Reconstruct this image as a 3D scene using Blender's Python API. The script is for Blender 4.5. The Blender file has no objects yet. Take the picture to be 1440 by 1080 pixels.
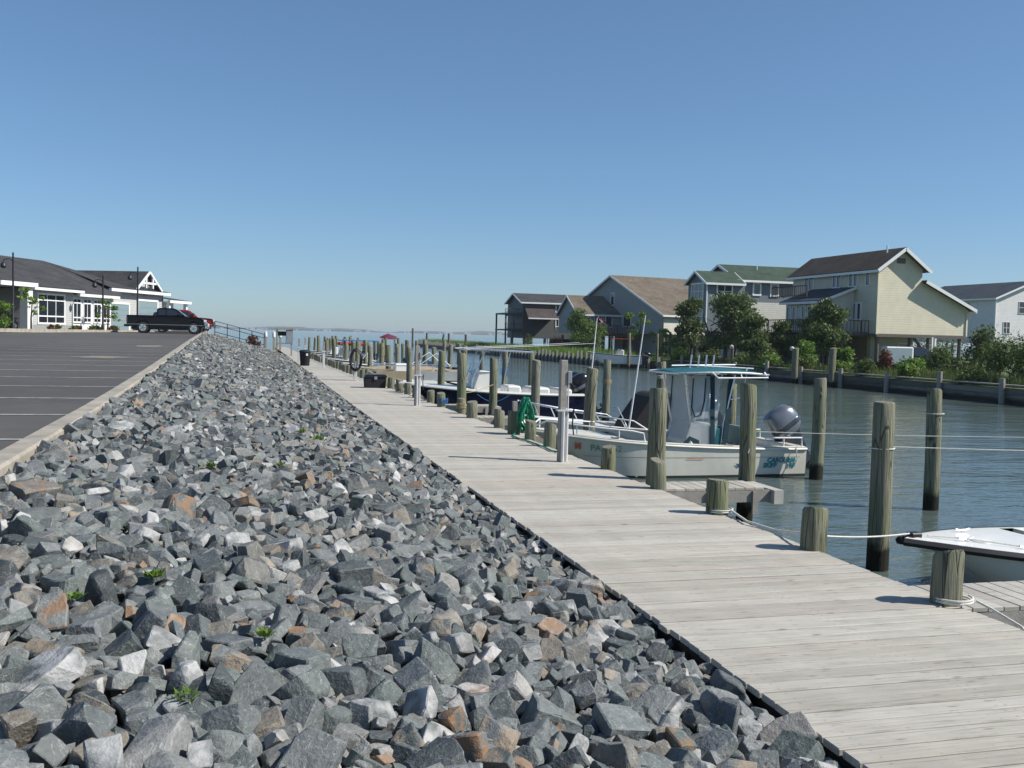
import bpy, bmesh, math, random
import numpy as np
from mathutils import Vector, Matrix
R = math.radians
sc = bpy.context.scene
col = sc.collection
rng = random.Random(7)

# ---------------------------------------------------------------- camera
# X = across the canal, Y = along the boardwalk, Z = up, water at Z 0 (metres)
TH, PIT, ROLL = R(15), math.atan(69/1400), R(1.4)
cd = bpy.data.cameras.new('camera'); cam = bpy.data.objects.new('camera', cd); col.objects.link(cam)
cd.lens = 35; cd.sensor_width = 36; cd.clip_start = .05; cd.clip_end = 20000
fw = Vector((math.sin(TH)*math.cos(PIT), math.cos(TH)*math.cos(PIT), -math.sin(PIT)))
r0 = Vector((math.cos(TH), -math.sin(TH), 0)); u0 = r0.cross(fw)
rt = r0*math.cos(ROLL)+u0*math.sin(ROLL); up = -r0*math.sin(ROLL)+u0*math.cos(ROLL)
CAM = Vector((0, 0, 2.6))
cam.matrix_world = Matrix(((rt.x, up.x, -fw.x, 0), (rt.y, up.y, -fw.y, 0), (rt.z, up.z, -fw.z, CAM.z), (0, 0, 0, 1)))
sc.camera = cam
# ---------------------------------------------------------------- sky and sun
SUN = (r0*.985 - Vector((fw.x, fw.y, 0)).normalized()*.16).normalized(); EL = R(42)
SUN = Vector((SUN.x*math.cos(EL), SUN.y*math.cos(EL), math.sin(EL)))
w = bpy.data.worlds.new('World'); sc.world = w; w.use_nodes = True
wn = w.node_tree.nodes; wl = w.node_tree.links
bg = wn['Background']; sky = wn.new('ShaderNodeTexSky'); sky.sky_type = 'NISHITA'; sky.sun_disc = False
sky.sun_elevation = EL; sky.sun_rotation = math.atan2(SUN.x, SUN.y)
sky.altitude = 2000; sky.air_density = 1.1; sky.dust_density = 2; sky.ozone_density = 9
gm = wn.new('ShaderNodeGamma'); gm.inputs[1].default_value = .8; tn = wn.new('ShaderNodeMix'); tn.data_type = 'RGBA'; tn.blend_type = 'MULTIPLY'; tn.inputs['Factor'].default_value = 1; tn.inputs['B'].default_value = (1.23,1.31,1.31,1)
wl.new(sky.outputs[0], gm.inputs[0]); wl.new(gm.outputs[0], tn.inputs['A']); wl.new(tn.outputs['Result'], bg.inputs[0]); bg.inputs[1].default_value = .108
sl = bpy.data.lights.new('sun', 'SUN'); so = bpy.data.objects.new('sun', sl); col.objects.link(so)
sl.energy = 5.0; sl.angle = R(.5); sl.color = (1, .955, .88)
so.rotation_euler = (-SUN).to_track_quat('-Z', 'Y').to_euler()
vs = sc.view_settings; vs.view_transform = 'Standard'; vs.look = 'None'; vs.gamma = 1; vs.exposure = .2
try: vs.use_curve_mapping = False
except Exception: pass

# ---------------------------------------------------------------- helpers
class MB:
    def __init__(s): s.v = []; s.f = []
    def add(s, vs, fs):
        o = len(s.v); s.v += [tuple(v) for v in vs]; s.f += [tuple(o+i for i in f) for f in fs]; return s
    def box(s, x0, x1, y0, y1, z0, z1):
        return s.add([(x0,y0,z0),(x1,y0,z0),(x1,y1,z0),(x0,y1,z0),(x0,y0,z1),(x1,y0,z1),(x1,y1,z1),(x0,y1,z1)],
            [(3,2,1,0),(4,5,6,7),(0,1,5,4),(1,2,6,5),(2,3,7,6),(3,0,4,7)])
    def bar(s, a, b, wd, h, upv=(0,0,1)):
        a = Vector(a); b = Vector(b); d = (b-a).normalized(); u = Vector(upv)
        if abs(d.dot(u)) > .98: u = Vector((1,0,0))
        x = d.cross(u).normalized(); y = x.cross(d).normalized(); x *= wd/2; y *= h/2
        return s.add([a-x-y,a+x-y,a+x+y,a-x+y,b-x-y,b+x-y,b+x+y,b-x+y],
            [(0,1,2,3),(7,6,5,4),(0,4,5,1),(1,5,6,2),(2,6,7,3),(3,7,4,0)])
    def cyl(s, a, b, ra, rb=None, n=12, cap=True):
        return s.tube([a, b], [ra, ra if rb is None else rb], n, cap)
    def tube(s, pts, r, n=6, cap=True):
        pts = [Vector(p) for p in pts]; m = len(pts)
        rs = r if isinstance(r, (list, tuple)) else [r]*m
        vs = []; px = None
        for i, p in enumerate(pts):
            d = (pts[min(i+1,m-1)]-pts[max(i-1,0)])
            d = d.normalized() if d.length > 1e-9 else Vector((0,0,1))
            if px is None:
                x = d.cross(Vector((0,0,1)))
                if x.length < 1e-3: x = d.cross(Vector((1,0,0)))
            else: x = px - d*px.dot(d)
            x.normalize(); px = x; y = d.cross(x)
            for k in range(n):
                a = 2*math.pi*k/n; vs.append(p+(x*math.cos(a)+y*math.sin(a))*rs[i])
        fs = [(i*n+k, i*n+(k+1)%n, (i+1)*n+(k+1)%n, (i+1)*n+k) for i in range(m-1) for k in range(n)]
        if cap: fs += [tuple(range(n))[::-1], tuple(range((m-1)*n, m*n))]
        return s.add(vs, fs)
    def prism(s, poly, ext, T=None):          # poly of (a,b) in plane 1/2, extruded
        n = len(poly); (e0, e1) = ext
        T = T or (lambda a, b, e: (a, e, b))
        vs = [T(a,b,e0) for a,b in poly]+[T(a,b,e1) for a,b in poly]
        return s.add(vs, [tuple(range(n)), tuple(range(2*n-1, n-1, -1))]+[(i, n+i, n+(i+1)%n, (i+1)%n) for i in range(n)])
    def loft(s, rings, closed=True, cap=True):
        n = len(rings[0]); m = len(rings); vs = [p for r in rings for p in r]
        kk = n if closed else n-1
        fs = [(i*n+k, i*n+(k+1)%n, (i+1)*n+(k+1)%n, (i+1)*n+k) for i in range(m-1) for k in range(kk)]
        if cap and closed: fs += [tuple(range(n))[::-1], tuple(range((m-1)*n, m*n))]
        return s.add(vs, fs)
    def lathe(s, prof, c=(0,0,0), n=16):
        rings = [[(c[0]+r*math.cos(2*math.pi*k/n), c[1]+r*math.sin(2*math.pi*k/n), c[2]+z) for k in range(n)] for r, z in prof]
        return s.loft(rings)
    def mesh(s, name, mat, smooth=False, bevel=0, fix=True):
        me = bpy.data.meshes.new(name); me.from_pydata(s.v, [], s.f)
        if fix or bevel:
            bm = bmesh.new(); bm.from_mesh(me)
            bmesh.ops.remove_doubles(bm, verts=bm.verts, dist=1e-5) if smooth else None
            bmesh.ops.recalc_face_normals(bm, faces=bm.faces)
            if bevel:
                es = [e for e in bm.edges if len(e.link_faces) == 2 and e.calc_face_angle() > .5]
                bmesh.ops.bevel(bm, geom=es, offset=bevel, segments=1, affect='EDGES', profile=.5)
            bm.to_mesh(me); bm.free()
        if mat is not None: me.materials.append(mat)
        if smooth:
            me.polygons.foreach_set('use_smooth', [True]*len(me.polygons))
            try: me.set_sharp_from_angle(angle=R(40))
            except Exception: pass
        return me
    def build(s, name, mat, parent=None, smooth=False, bevel=0, kind=None, fix=True):
        o = bpy.data.objects.new(name, s.mesh(name, mat, smooth, bevel, fix)); col.objects.link(o)
        if parent is not None: o.parent = parent
        if kind: o['kind'] = kind
        return o
def tag(o, label=None, cat=None, group=None, kind=None):
    if label: o['label'] = label
    if cat: o['category'] = cat
    if group: o['group'] = group
    if kind: o['kind'] = kind
    return o
def empty(name, loc=(0,0,0), rz=0, label=None, cat=None, group=None):
    o = bpy.data.objects.new(name, None); col.objects.link(o); o.location = loc; o.rotation_euler = (0,0,rz); o.empty_display_size = .2
    return tag(o, label, cat, group)
def inst(name, me, parent=None, loc=(0,0,0), rot=(0,0,0), scale=(1,1,1)):
    o = bpy.data.objects.new(name, me); col.objects.link(o); o.location = loc; o.rotation_euler = rot; o.scale = scale
    if parent is not None: o.parent = parent
    return o
def copy_tree(o, parent=None):
    c = o.copy(); col.objects.link(c); c.parent = parent
    for ch in list(o.children): copy_tree(ch, c)
    return c
ORD = ['first','second','third','fourth','fifth','sixth','seventh','eighth','ninth','tenth','eleventh','twelfth','thirteenth','fourteenth','fifteenth','sixteenth','seventeenth','eighteenth','nineteenth','twentieth']+['twenty-'+x for x in ['first','second','third','fourth','fifth','sixth','seventh','eighth','ninth']]+['thirtieth']+['thirty-'+x for x in ['first','second','third','fourth','fifth','sixth','seventh','eighth','ninth']]+['fortieth']+['forty-'+x for x in ['first','second','third','fourth','fifth','sixth','seventh','eighth','ninth']]+['fiftieth']+['fifty-'+x for x in ['first','second','third','fourth','fifth','sixth','seventh','eighth','ninth']]

# ---------------------------------------------------------------- materials
class NT:
    def __init__(s, name):
        s.m = bpy.data.materials.new(name); s.m.use_nodes = True; s.t = s.m.node_tree; s.n = s.t.nodes
        s.b = s.n['Principled BSDF']; s.out = s.n['Material Output']
    def node(s, ty, ins=None, **kw):
        n = s.n.new(ty)
        for k, v in kw.items(): setattr(n, k, v)
        for k, v in (ins or {}).items(): s.set(n.inputs[k], v)
        return n
    def set(s, sock, v):
        if isinstance(v, bpy.types.NodeSocket): s.t.links.new(v, sock)
        elif isinstance(v, bpy.types.Node): s.t.links.new(v.outputs[0], sock)
        else: sock.default_value = (*v, 1) if isinstance(v, tuple) and len(v) == 3 and sock.type == 'RGBA' else v
    def math(s, op, a, b=0., c=None):
        n = s.node('ShaderNodeMath', operation=op); s.set(n.inputs[0], a); s.set(n.inputs[1], b)
        if c is not None: s.set(n.inputs[2], c)
        return n.outputs[0]
    def mix(s, f, a, b, blend='MIX'):
        n = s.node('ShaderNodeMix', data_type='RGBA', blend_type=blend); s.set(n.inputs['Factor'], f); s.set(n.inputs['A'], a); s.set(n.inputs['B'], b)
        return n.outputs['Result']
    def ramp(s, f, stops, interp='LINEAR'):
        n = s.node('ShaderNodeValToRGB'); r = n.color_ramp; r.interpolation = interp
        while len(r.elements) < len(stops): r.elements.new(.5)
        for e, (p, c) in zip(r.elements, stops): e.position = p; e.color = (*c, 1) if len(c) == 3 else c
        s.set(n.inputs[0], f); return n.outputs[0]
    def coord(s, kind='Object', scale=None, loc=None):
        c = s.node('ShaderNodeTexCoord').outputs[kind]
        if scale or loc is not None:
            mp = s.node('ShaderNodeMapping'); s.set(mp.inputs['Vector'], c)
            if scale: mp.inputs['Scale'].default_value = scale
            if loc is not None: s.set(mp.inputs['Location'], loc)
            c = mp.outputs[0]
        return c
    def noise(s, vec, scale=5, detail=4, rough=.6, out='Fac', dist=0):
        n = s.node('ShaderNodeTexNoise', {'Scale': scale, 'Detail': detail, 'Roughness': rough, 'Distortion': dist}); s.set(n.inputs['Vector'], vec)
        return n.outputs[out]
    def rnd(s): return s.node('ShaderNodeObjectInfo').outputs['Random']
    def bump(s, h, strength=.3, dist=.02):
        n = s.node('ShaderNodeBump', {'Strength': strength, 'Distance': dist}); s.set(n.inputs['Height'], h); s.set(s.b.inputs['Normal'], n.outputs[0]); return n
    def fin(s, color, rough=.7, metal=0, spec=None):
        s.set(s.b.inputs['Base Color'], color); s.set(s.b.inputs['Roughness'], rough); s.set(s.b.inputs['Metallic'], metal)
        if spec is not None: s.b.inputs['Specular IOR Level'].default_value = spec
        return s.m
def simple(name, c, rough=.6, metal=0, var=.12, scale=6, bump=0, spec=None):
    t = NT(name); v = t.coord('Object'); nz = t.noise(v, scale, 5, .65)
    dk = tuple(x*(1-var) for x in c); lt = tuple(min(1, x*(1+var)) for x in c)
    cc = t.ramp(nz, [(.3, dk), (.7, lt)])
    if bump: t.bump(t.noise(v, scale*6, 3), bump, .01)
    return t.fin(cc, t.math('MULTIPLY_ADD', nz, .2, rough-.1), metal, spec)
M = {}
def m_water():
    t = NT('water'); v = t.coord('Object')
    mp = t.node('ShaderNodeMapping'); t.set(mp.inputs['Vector'], v); mp.inputs['Rotation'].default_value = (0,0,R(-15)); mp.inputs['Scale'].default_value = (.55,1.5,1)
    a = t.noise(mp.outputs[0], 1.1, 3, .55, dist=.3); b = t.noise(mp.outputs[0], 4.2, 3, .6, dist=.4); c = t.noise(mp.outputs[0], .23, 2, .5)
    h = t.math('ADD', t.math('MULTIPLY', a, 1.0), t.math('MULTIPLY', b, .38)); h = t.math('ADD', h, t.math('MULTIPLY', c, 1.2))
    calm = t.ramp(t.noise(v, .05, 3, .6), [(.35,(.45,.45,.45)),(.65,(1,1,1))])
    t.bump(t.math('MULTIPLY', h, calm), .62, .10)
    t.fin((.085,.115,.104), .10, 0); t.b.inputs['IOR'].default_value = 1.33
    return t.m
M['water'] = m_water()
def m_rock():
    t = NT('quarry_stone'); v = t.node('ShaderNodeNewGeometry').outputs['Position']
    at = t.node('ShaderNodeAttribute', attribute_name='rnd').outputs['Fac']
    r = t.math('FRACT', t.math('ADD', at, t.rnd()))
    vv = t.node('ShaderNodeVectorMath', operation='ADD'); t.set(vv.inputs[0], v); cx = t.node('ShaderNodeCombineXYZ'); t.set(cx.inputs[0], t.math('MULTIPLY', r, 57.3)); t.set(cx.inputs[1], t.math('MULTIPLY', r, 23.1)); t.set(vv.inputs[1], cx.outputs[0]); v = vv.outputs[0]
    base = t.ramp(r, [(0,(.05,.058,.06)),(.12,(.10,.113,.113)),(.28,(.16,.171,.172)),(.40,(.07,.083,.08)),(.54,(.19,.20,.20)),(.66,(.10,.122,.112)),(.78,(.24,.244,.24)),(.88,(.155,.153,.137)),(.95,(.21,.183,.147)),(1,(.34,.34,.33))])
    n1 = t.noise(v, 14, 4, .6); n2 = t.noise(v, 60, 4, .65); n3 = t.noise(v, 11, 3, .55, dist=1.2)
    c = t.mix(.75, base, t.ramp(n1, [(.28,(.62,.64,.66)),(.5,(1,1,1)),(.74,(1.35,1.34,1.32))]), 'MULTIPLY')
    c = t.mix(.35, c, t.ramp(n2, [(.3,(.6,.6,.6)),(.7,(1.35,1.35,1.35))]), 'MULTIPLY')
    vein = t.ramp(t.math('ABSOLUTE', t.math('SUBTRACT', n3, .5)), [(0,(1,1,1)),(.012,(0,0,0))])
    c = t.mix(t.math('MULTIPLY', vein, .3), c, (.6,.6,.58))
    r2 = t.math('FRACT', t.math('MULTIPLY', r, 13.7))
    rust = t.math('MULTIPLY', t.ramp(r2, [(.93,(0,0,0)),(.95,(1,1,1))]), t.ramp(t.noise(v, 10, 2, .5), [(.44,(0,0,0)),(.56,(1,1,1))]))
    c = t.mix(t.math('MULTIPLY', rust, .8), c, t.mix(t.math('FRACT', t.math('MULTIPLY', r, 41.3)), (.25,.14,.07), (.34,.27,.19)))
    pale = t.math('MULTIPLY', t.ramp(t.math('FRACT', t.math('MULTIPLY', r, 7.31)), [(.9,(0,0,0)),(.93,(1,1,1))]), t.ramp(t.noise(v, 6, 3), [(.42,(0,0,0)),(.58,(.8,.8,.8))]))
    c = t.mix(pale, c, (.50,.495,.48))
    t.bump(t.math('ADD', t.math('MULTIPLY', n1, 1.), t.math('MULTIPLY', n2, .28)), .5, .035)
    return t.fin(c, .66, 0, .35)
M['rock'] = m_rock()
def m_deck():
    t = NT('weathered_plank'); v = t.coord('Object'); r = t.rnd()
    at = t.node('ShaderNodeAttribute', attribute_name='rnd').outputs['Fac']
    r = t.math('FRACT', t.math('ADD', at, r))
    cx = t.node('ShaderNodeCombineXYZ'); t.set(cx.inputs[0], t.math('MULTIPLY', r, 37.)); t.set(cx.inputs[2], t.math('MULTIPLY', r, 91.)); 
    vv = t.node('ShaderNodeVectorMath', operation='ADD'); t.set(vv.inputs[0], v); t.set(vv.inputs[1], cx.outputs[0])
    mp = t.node('ShaderNodeMapping'); t.set(mp.inputs['Vector'], vv.outputs[0]); mp.inputs['Scale'].default_value = (1.2, 34, 10)
    g = t.noise(mp.outputs[0], 2.2, 5, .65, dist=.25)
    mp2 = t.node('ShaderNodeMapping'); t.set(mp2.inputs['Vector'], vv.outputs[0]); mp2.inputs['Scale'].default_value = (2.6, 13, 5)
    vo = t.node('ShaderNodeTexVoronoi', {'Scale': 1.3, 'Randomness': 1.}); t.set(vo.inputs['Vector'], mp2.outputs[0])
    kn = t.ramp(vo.outputs['Distance'], [(.05,(1,1,1)),(.16,(0,0,0))])
    big = t.noise(v, 1.7, 3, .6)
    base = t.ramp(r, [(0,(.40,.375,.325)),(.25,(.47,.45,.395)),(.4,(.435,.40,.345)),(.55,(.48,.455,.40)),(.7,(.505,.485,.43)),(.86,(.45,.405,.345)),(1,(.385,.365,.325))])
    c = t.mix(.8, base, t.ramp(g, [(.27,(.42,.40,.38)),(.46,(.95,.95,.95)),(.75,(1.14,1.13,1.12))]), 'MULTIPLY')
    c = t.mix(.6, c, t.ramp(big, [(.3,(.72,.71,.71)),(.6,(1.0,.99,.97))]), 'MULTIPLY')
    c = t.mix(t.math('MULTIPLY', kn, .7), c, (.15,.115,.09))
    sx = t.node('ShaderNodeSeparateXYZ'); t.set(sx.inputs[0], v)
    ax = t.math('ABSOLUTE', t.math('SUBTRACT', t.math('ABSOLUTE', t.math('SUBTRACT', t.math('ABSOLUTE', sx.outputs[0]), .53)), .5)); ay = t.math('ABSOLUTE', t.math('SUBTRACT', t.math('ABSOLUTE', sx.outputs[1]), .04))
    dd = t.math('SQRT', t.math('ADD', t.math('POWER', ax, 2.), t.math('POWER', ay, 2.)))
    c = t.mix(t.ramp(dd, [(.004,(.32,.32,.32)),(.010,(0,0,0))]), c, (.06,.05,.045))
    sp = t.noise(vv.outputs[0], 26, 3, .7); c = t.mix(t.math('MULTIPLY', t.ramp(sp, [(.60,(0,0,0)),(.74,(1,1,1))]), .45), c, (.22,.20,.18))
    t.bump(t.math('SUBTRACT', g, t.math('MULTIPLY', kn, .3)), .25, .012)
    return t.fin(c, .82, 0, .25)
M['deck'] = m_deck()
def m_pile():
    t = NT('piling_timber'); g = t.node('ShaderNodeNewGeometry'); v0 = t.coord('Object'); r = t.rnd()
    cx = t.node('ShaderNodeCombineXYZ'); t.set(cx.inputs[2], t.math('MULTIPLY', r, 60.))
    vv = t.node('ShaderNodeVectorMath', operation='ADD'); t.set(vv.inputs[0], v0); t.set(vv.inputs[1], cx.outputs[0])
    mp = t.node('ShaderNodeMapping'); t.set(mp.inputs['Vector'], vv.outputs[0]); mp.inputs['Scale'].default_value = (16,16,1.3)
    n = t.noise(mp.outputs[0], 2.0, 5, .65, dist=.4); b = t.noise(vv.outputs[0], 3., 4, .6)
    c = t.ramp(n, [(.25,(.075,.07,.05)),(.45,(.17,.165,.115)),(.6,(.25,.24,.175)),(.8,(.34,.32,.25))])
    c = t.mix(t.ramp(b, [(.35,(0,0,0)),(.65,(.75,.75,.75))]), c, t.mix(n, (.10,.13,.055), (.23,.26,.13)))
    c = t.mix(t.math('MULTIPLY', r, .55), c, (.24,.225,.19))
    sx = t.node('ShaderNodeSeparateXYZ'); t.set(sx.inputs[0], g.outputs['Position']); z = sx.outputs['Z']
    wet = t.ramp(t.math('ADD', z, t.math('MULTIPLY', t.math('SUBTRACT', t.noise(vv.outputs[0], 6, 3), .5), .22)), [(.24,(1,1,1)),(.34,(0,0,0))])
    c = t.mix(wet, c, (.022,.022,.014))          # growth below the tide line
    mp3 = t.node('ShaderNodeMapping'); t.set(mp3.inputs['Vector'], vv.outputs[0]); mp3.inputs['Scale'].default_value = (9,9,.55)
    ck = t.node('ShaderNodeTexVoronoi', {'Scale': 1.6}, feature='DISTANCE_TO_EDGE'); t.set(ck.inputs['Vector'], mp3.outputs[0]); ckf = t.ramp(ck.outputs['Distance'], [(0,(1,1,1)),(.035,(0,0,0))])
    c = t.mix(t.math('MULTIPLY', ckf, .75), c, (.03,.026,.02))
    nz = t.node('ShaderNodeSeparateXYZ'); t.set(nz.inputs[0], g.outputs['Normal']); c = t.mix(t.ramp(nz.outputs['Z'], [(.6,(0,0,0)),(.9,(.75,.75,.75))]), c, t.mix(n, (.16,.145,.12), (.36,.33,.28)))
    t.bump(t.math('SUBTRACT', n, t.math('MULTIPLY', ckf, .8)), .8, .03)
    return t.fin(c, .85, 0, .2)
M['pile'] = m_pile()
def m_asphalt():
    t = NT('asphalt'); v = t.coord('Object'); a = t.noise(v, .12, 4, .6); b = t.noise(v, 60, 3, .7); s_ = t.noise(v, .55, 5, .65)
    c = t.ramp(a, [(.3,(.066,.061,.055)),(.7,(.10,.093,.084))])
    c = t.mix(.6, c, t.ramp(b, [(.3,(.6,.6,.6)),(.7,(1.4,1.4,1.4))]), 'MULTIPLY')
    c = t.mix(t.math('MULTIPLY', t.ramp(s_, [(.55,(0,0,0)),(.75,(1,1,1))]), .35), c, (.15,.135,.115))
    ck = t.node('ShaderNodeTexVoronoi', {'Scale': .22}, feature='DISTANCE_TO_EDGE'); wv = t.node('ShaderNodeVectorMath', operation='ADD'); t.set(wv.inputs[0], v); t.set(wv.inputs[1], t.noise(v, 1.3, 3, out='Color')); t.set(ck.inputs['Vector'], wv.outputs[0])
    c = t.mix(t.math('MULTIPLY', t.ramp(ck.outputs['Distance'], [(0,(1,1,1)),(.006,(0,0,0))]), .6), c, (.04,.04,.04))
    c = t.mix(t.math('MULTIPLY', t.ramp(t.noise(v, .9, 3, .5), [(.62,(0,0,0)),(.70,(1,1,1))]), .45), c, (.05,.05,.052))
    t.bump(b, .4, .01); return t.fin(c, .85)
M['asphalt'] = m_asphalt()
M['concrete'] = simple('kerb_concrete', (.34,.305,.25), .85, var=.28, scale=3, bump=.3)
M['sand'] = simple('sand', (.22,.19,.15), .95, var=.3, scale=5, bump=.2)
M['linepaint'] = simple('line_paint', (.36,.36,.35), .8, var=.45, scale=7)
M['earth'] = simple('bank_earth', (.075,.07,.06), .95, var=.3, scale=3, bump=.4)
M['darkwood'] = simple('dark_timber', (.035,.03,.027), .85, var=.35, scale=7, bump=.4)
M['greywood'] = simple('grey_timber', (.30,.275,.24), .85, var=.22, scale=8, bump=.4)
M['fibreglass'] = simple('white_gelcoat', (.74,.73,.68), .3, var=.05, scale=2)
M['cream'] = simple('cream_gelcoat', (.62,.60,.52), .38, var=.10, scale=2.5)
M['navy'] = simple('navy_gelcoat', (.008,.011,.035), .14, var=.15, scale=2)
M['greyhull'] = simple('grey_gelcoat', (.38,.39,.38), .4, var=.1, scale=2)
M['black'] = simple('black_rubber', (.012,.012,.013), .5, var=.2)
M['blackcloth'] = simple('black_canvas', (.012,.012,.015), .85, var=.3, scale=4, bump=.3)
M['teal'] = simple('teal_canvas', (.004,.10,.12), .8, var=.2, scale=5, bump=.2)
M['tealdark'] = simple('dark_teal_canvas', (.004,.035,.05), .8, var=.2, scale=5)
M['alu'] = simple('aluminium_tube', (.72,.73,.74), .28, metal=.9, var=.05)
M['whitepaint'] = simple('white_paint', (.78,.78,.76), .5, var=.05, scale=4)
M['cowl'] = simple('outboard_cowl', (.06,.07,.085), .22, metal=.35, var=.1)
M['silvercowl'] = simple('silver_cowl', (.20,.22,.25), .32, metal=.45, var=.08)
M['blackcowl'] = simple('black_cowl', (.012,.012,.014), .2, var=.1)
M['rope'] = simple('white_rope', (.66,.64,.57), .9, var=.15, scale=40)
M['rope_y'] = simple('tan_rope', (.40,.33,.16), .9, var=.2, scale=40)
M['rope_b'] = simple('blue_rope', (.03,.13,.33), .9, var=.2, scale=40)
M['hose'] = simple('green_hose', (.006,.22,.105), .38, var=.12)
M['grey'] = simple('grey_metal', (.30,.32,.34), .5, metal=.3, var=.1)
M['seat'] = simple('grey_vinyl', (.34,.36,.35), .55, var=.08)
M['whiteseat'] = simple('white_vinyl', (.70,.70,.66), .5, var=.06)
M['tan'] = simple('tan_fabric', (.33,.27,.18), .85, var=.12, scale=3)
M['red'] = simple('red_canvas', (.42,.03,.025), .8, var=.12)
M['blue'] = simple('blue_canvas', (.02,.16,.42), .8, var=.12)
M['magenta'] = simple('magenta_cover', (.14,.012,.05), .7, var=.2)
M['blackiron'] = simple('black_iron', (.014,.015,.018), .5, var=.2)
def glassy(name, c, rough=.06):
    t = NT(name); t.fin(c, rough, 0, .8); return t.m
M['glass'] = glassy('dark_window_glass', (.018,.022,.03), .08)
def clear(name, alpha, tint):
    t = NT(name); t.fin(tint, .15); t.b.inputs['Alpha'].default_value = alpha; return t.m
M['vinyl'] = clear('clear_vinyl', .38, (.55,.6,.62))
def m_leaf(name, c1, c2, c3):
    t = NT(name); at = t.node('ShaderNodeAttribute', attribute_name='rnd').outputs['Fac']
    c = t.ramp(at, [(0,c1),(.55,c2),(1,c3)]); t.fin(c, .6, 0, .3)
    tr = t.node('ShaderNodeBsdfTranslucent'); t.set(tr.inputs[0], c)
    mx = t.node('ShaderNodeMixShader', {0: .3}); t.t.links.new(t.b.outputs[0], mx.inputs[1]); t.t.links.new(tr.outputs[0], mx.inputs[2]); t.t.links.new(mx.outputs[0], t.out.inputs[0])
    return t.m
M['leaf_green'] = m_leaf('leaf_green', (.045,.085,.016), (.10,.17,.032), (.17,.24,.06))
M['leaf_pine'] = m_leaf('leaf_pine', (.055,.085,.028), (.11,.155,.048), (.19,.225,.085))
M['leaf_olive'] = m_leaf('leaf_olive', (.05,.078,.02), (.10,.14,.036), (.17,.20,.06))
M['leaf_bright'] = m_leaf('leaf_bright', (.08,.15,.02), (.15,.25,.04), (.23,.32,.07))
M['leaf_reed'] = m_leaf('leaf_reed', (.06,.10,.022), (.11,.16,.04), (.19,.17,.075))
M['leaf_red'] = m_leaf('leaf_red', (.10,.03,.025), (.17,.06,.035), (.10,.11,.03))
M['bark'] = simple('bark', (.085,.065,.05), .9, var=.3, scale=8, bump=.5)
M['lawn'] = simple('lawn', (.085,.115,.035), .95, var=.35, scale=2.5, bump=.4)
# ================================================================ SETTING
def interp(y, pts):
    if y <= pts[0][0]: return pts[0][1]
    for (a, b), (c, d) in zip(pts, pts[1:]):
        if y <= c: return b+(d-b)*(y-a)/(c-a)
    return pts[-1][1]
def lotZ(y): return 1.29+.0094*y
def kx(y): return interp(y, [(0,-1.78),(15,-1.80),(24,-1.95),(59,-2.75),(78,-3.1),(110,-3.6)])
def dL(y): return interp(y, [(0,2.64),(24,2.60),(45,2.68),(70,2.80),(110,2.95)])
def dR(y): return interp(y, [(0,4.96),(20,4.90),(33,4.60),(50,4.30),(70,4.10),(110,4.05)])
DK = .75
# water
m = MB(); ys = [-60,-10,40,120,400,1500,6000]; xs = [-6000,-1500,-400,-100,-30,0,40,120,400,1500,6000]
m.add([(x,y,0) for y in ys for x in xs], [(j*11+i, j*11+i+1, (j+1)*11+i+1, (j+1)*11+i) for j in range(6) for i in range(10)])
m.build('water', M['water'], kind='structure')
m = MB(); m.box(-6000,6000,-60,6000,-3.2,-3); m.build('bay_bed', M['earth'], kind='structure')
# parking lot with skirt down to the water
Y = list(range(-12, 111, 6)); m = MB(); n = len(Y); vs = []
for y in Y: vs += [(-75,y,lotZ(y)), (-30,y,lotZ(y)), (kx(y)-.30,y,lotZ(y)), (kx(y)-.29,y,-2), (-75,y,-2)]
m.add(vs, [(i*5+k, i*5+(k+1)%5, (i+1)*5+(k+1)%5, (i+1)*5+k) for i in range(n-1) for k in range(5)]+[(0,1,2,3,4), tuple((n-1)*5+k for k in range(5))])
lot = m.build('parking_lot', M['asphalt'], kind='structure')
# stall lines
for i in range(16):
    y = 11.2+2.74*i; m = MB(); x1 = kx(y)-.35; x0 = x1-5.5-(4.5 if i < 4 else 0)
    h = lambda yy: lotZ(yy)+.006
    m.add([(x0,y-.05,h(y-.05)),(x1,y-.05,h(y-.05)),(x1,y+.05,h(y+.05)),(x0,y+.05,h(y+.05))], [(0,1,2,3)])
    m.build('stall_line', M['linepaint'], lot)
def blob_sheet(cx, cy, rx, ry, seed):
    q = random.Random(seed); k = 22; pts = [(cx, cy, lotZ(cy)+.012)]
    for i in range(k):
        a = 2*math.pi*i/k; f = .72+.5*q.random()
        x = cx+rx*f*math.cos(a); y = cy+ry*f*math.sin(a); pts.append((x,y,lotZ(y)+.009))
    return MB().add(pts, [(0,1+i,1+(i+1)%k) for i in range(k)])
for cx,cy,rx,ry,s_ in [(-4.3,33,.9,.8,1),(-4.0,46,.7,1.2,2),(-5.8,20.5,.9,.3,3)]:
    blob_sheet(cx,cy,rx,ry,s_).build('sand_drift', M['sand'], lot)
# kerb in cast lengths
kb = empty('kerb'); kb['kind'] = 'structure'
y = -4.0
while y < 108:
    y2 = y+3.0; m = MB(); a0, a1 = kx(y)-.31, kx(y2)-.31; g = .006; wd = .27
    vs = []
    for yy, a in ((y+g, a0), (y2-g, a1)):
        z = lotZ(yy); vs += [(a,yy,z-.2),(a+.02,yy,z+.09),(a+.06,yy,z+.115),(a+wd-.02,yy,z+.115),(a+wd,yy,z+.09),(a+wd,yy,z-.2)]
    m.loft([vs[:6], vs[6:]]).build('kerb_stone', M['concrete'], kb); y = y2
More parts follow.
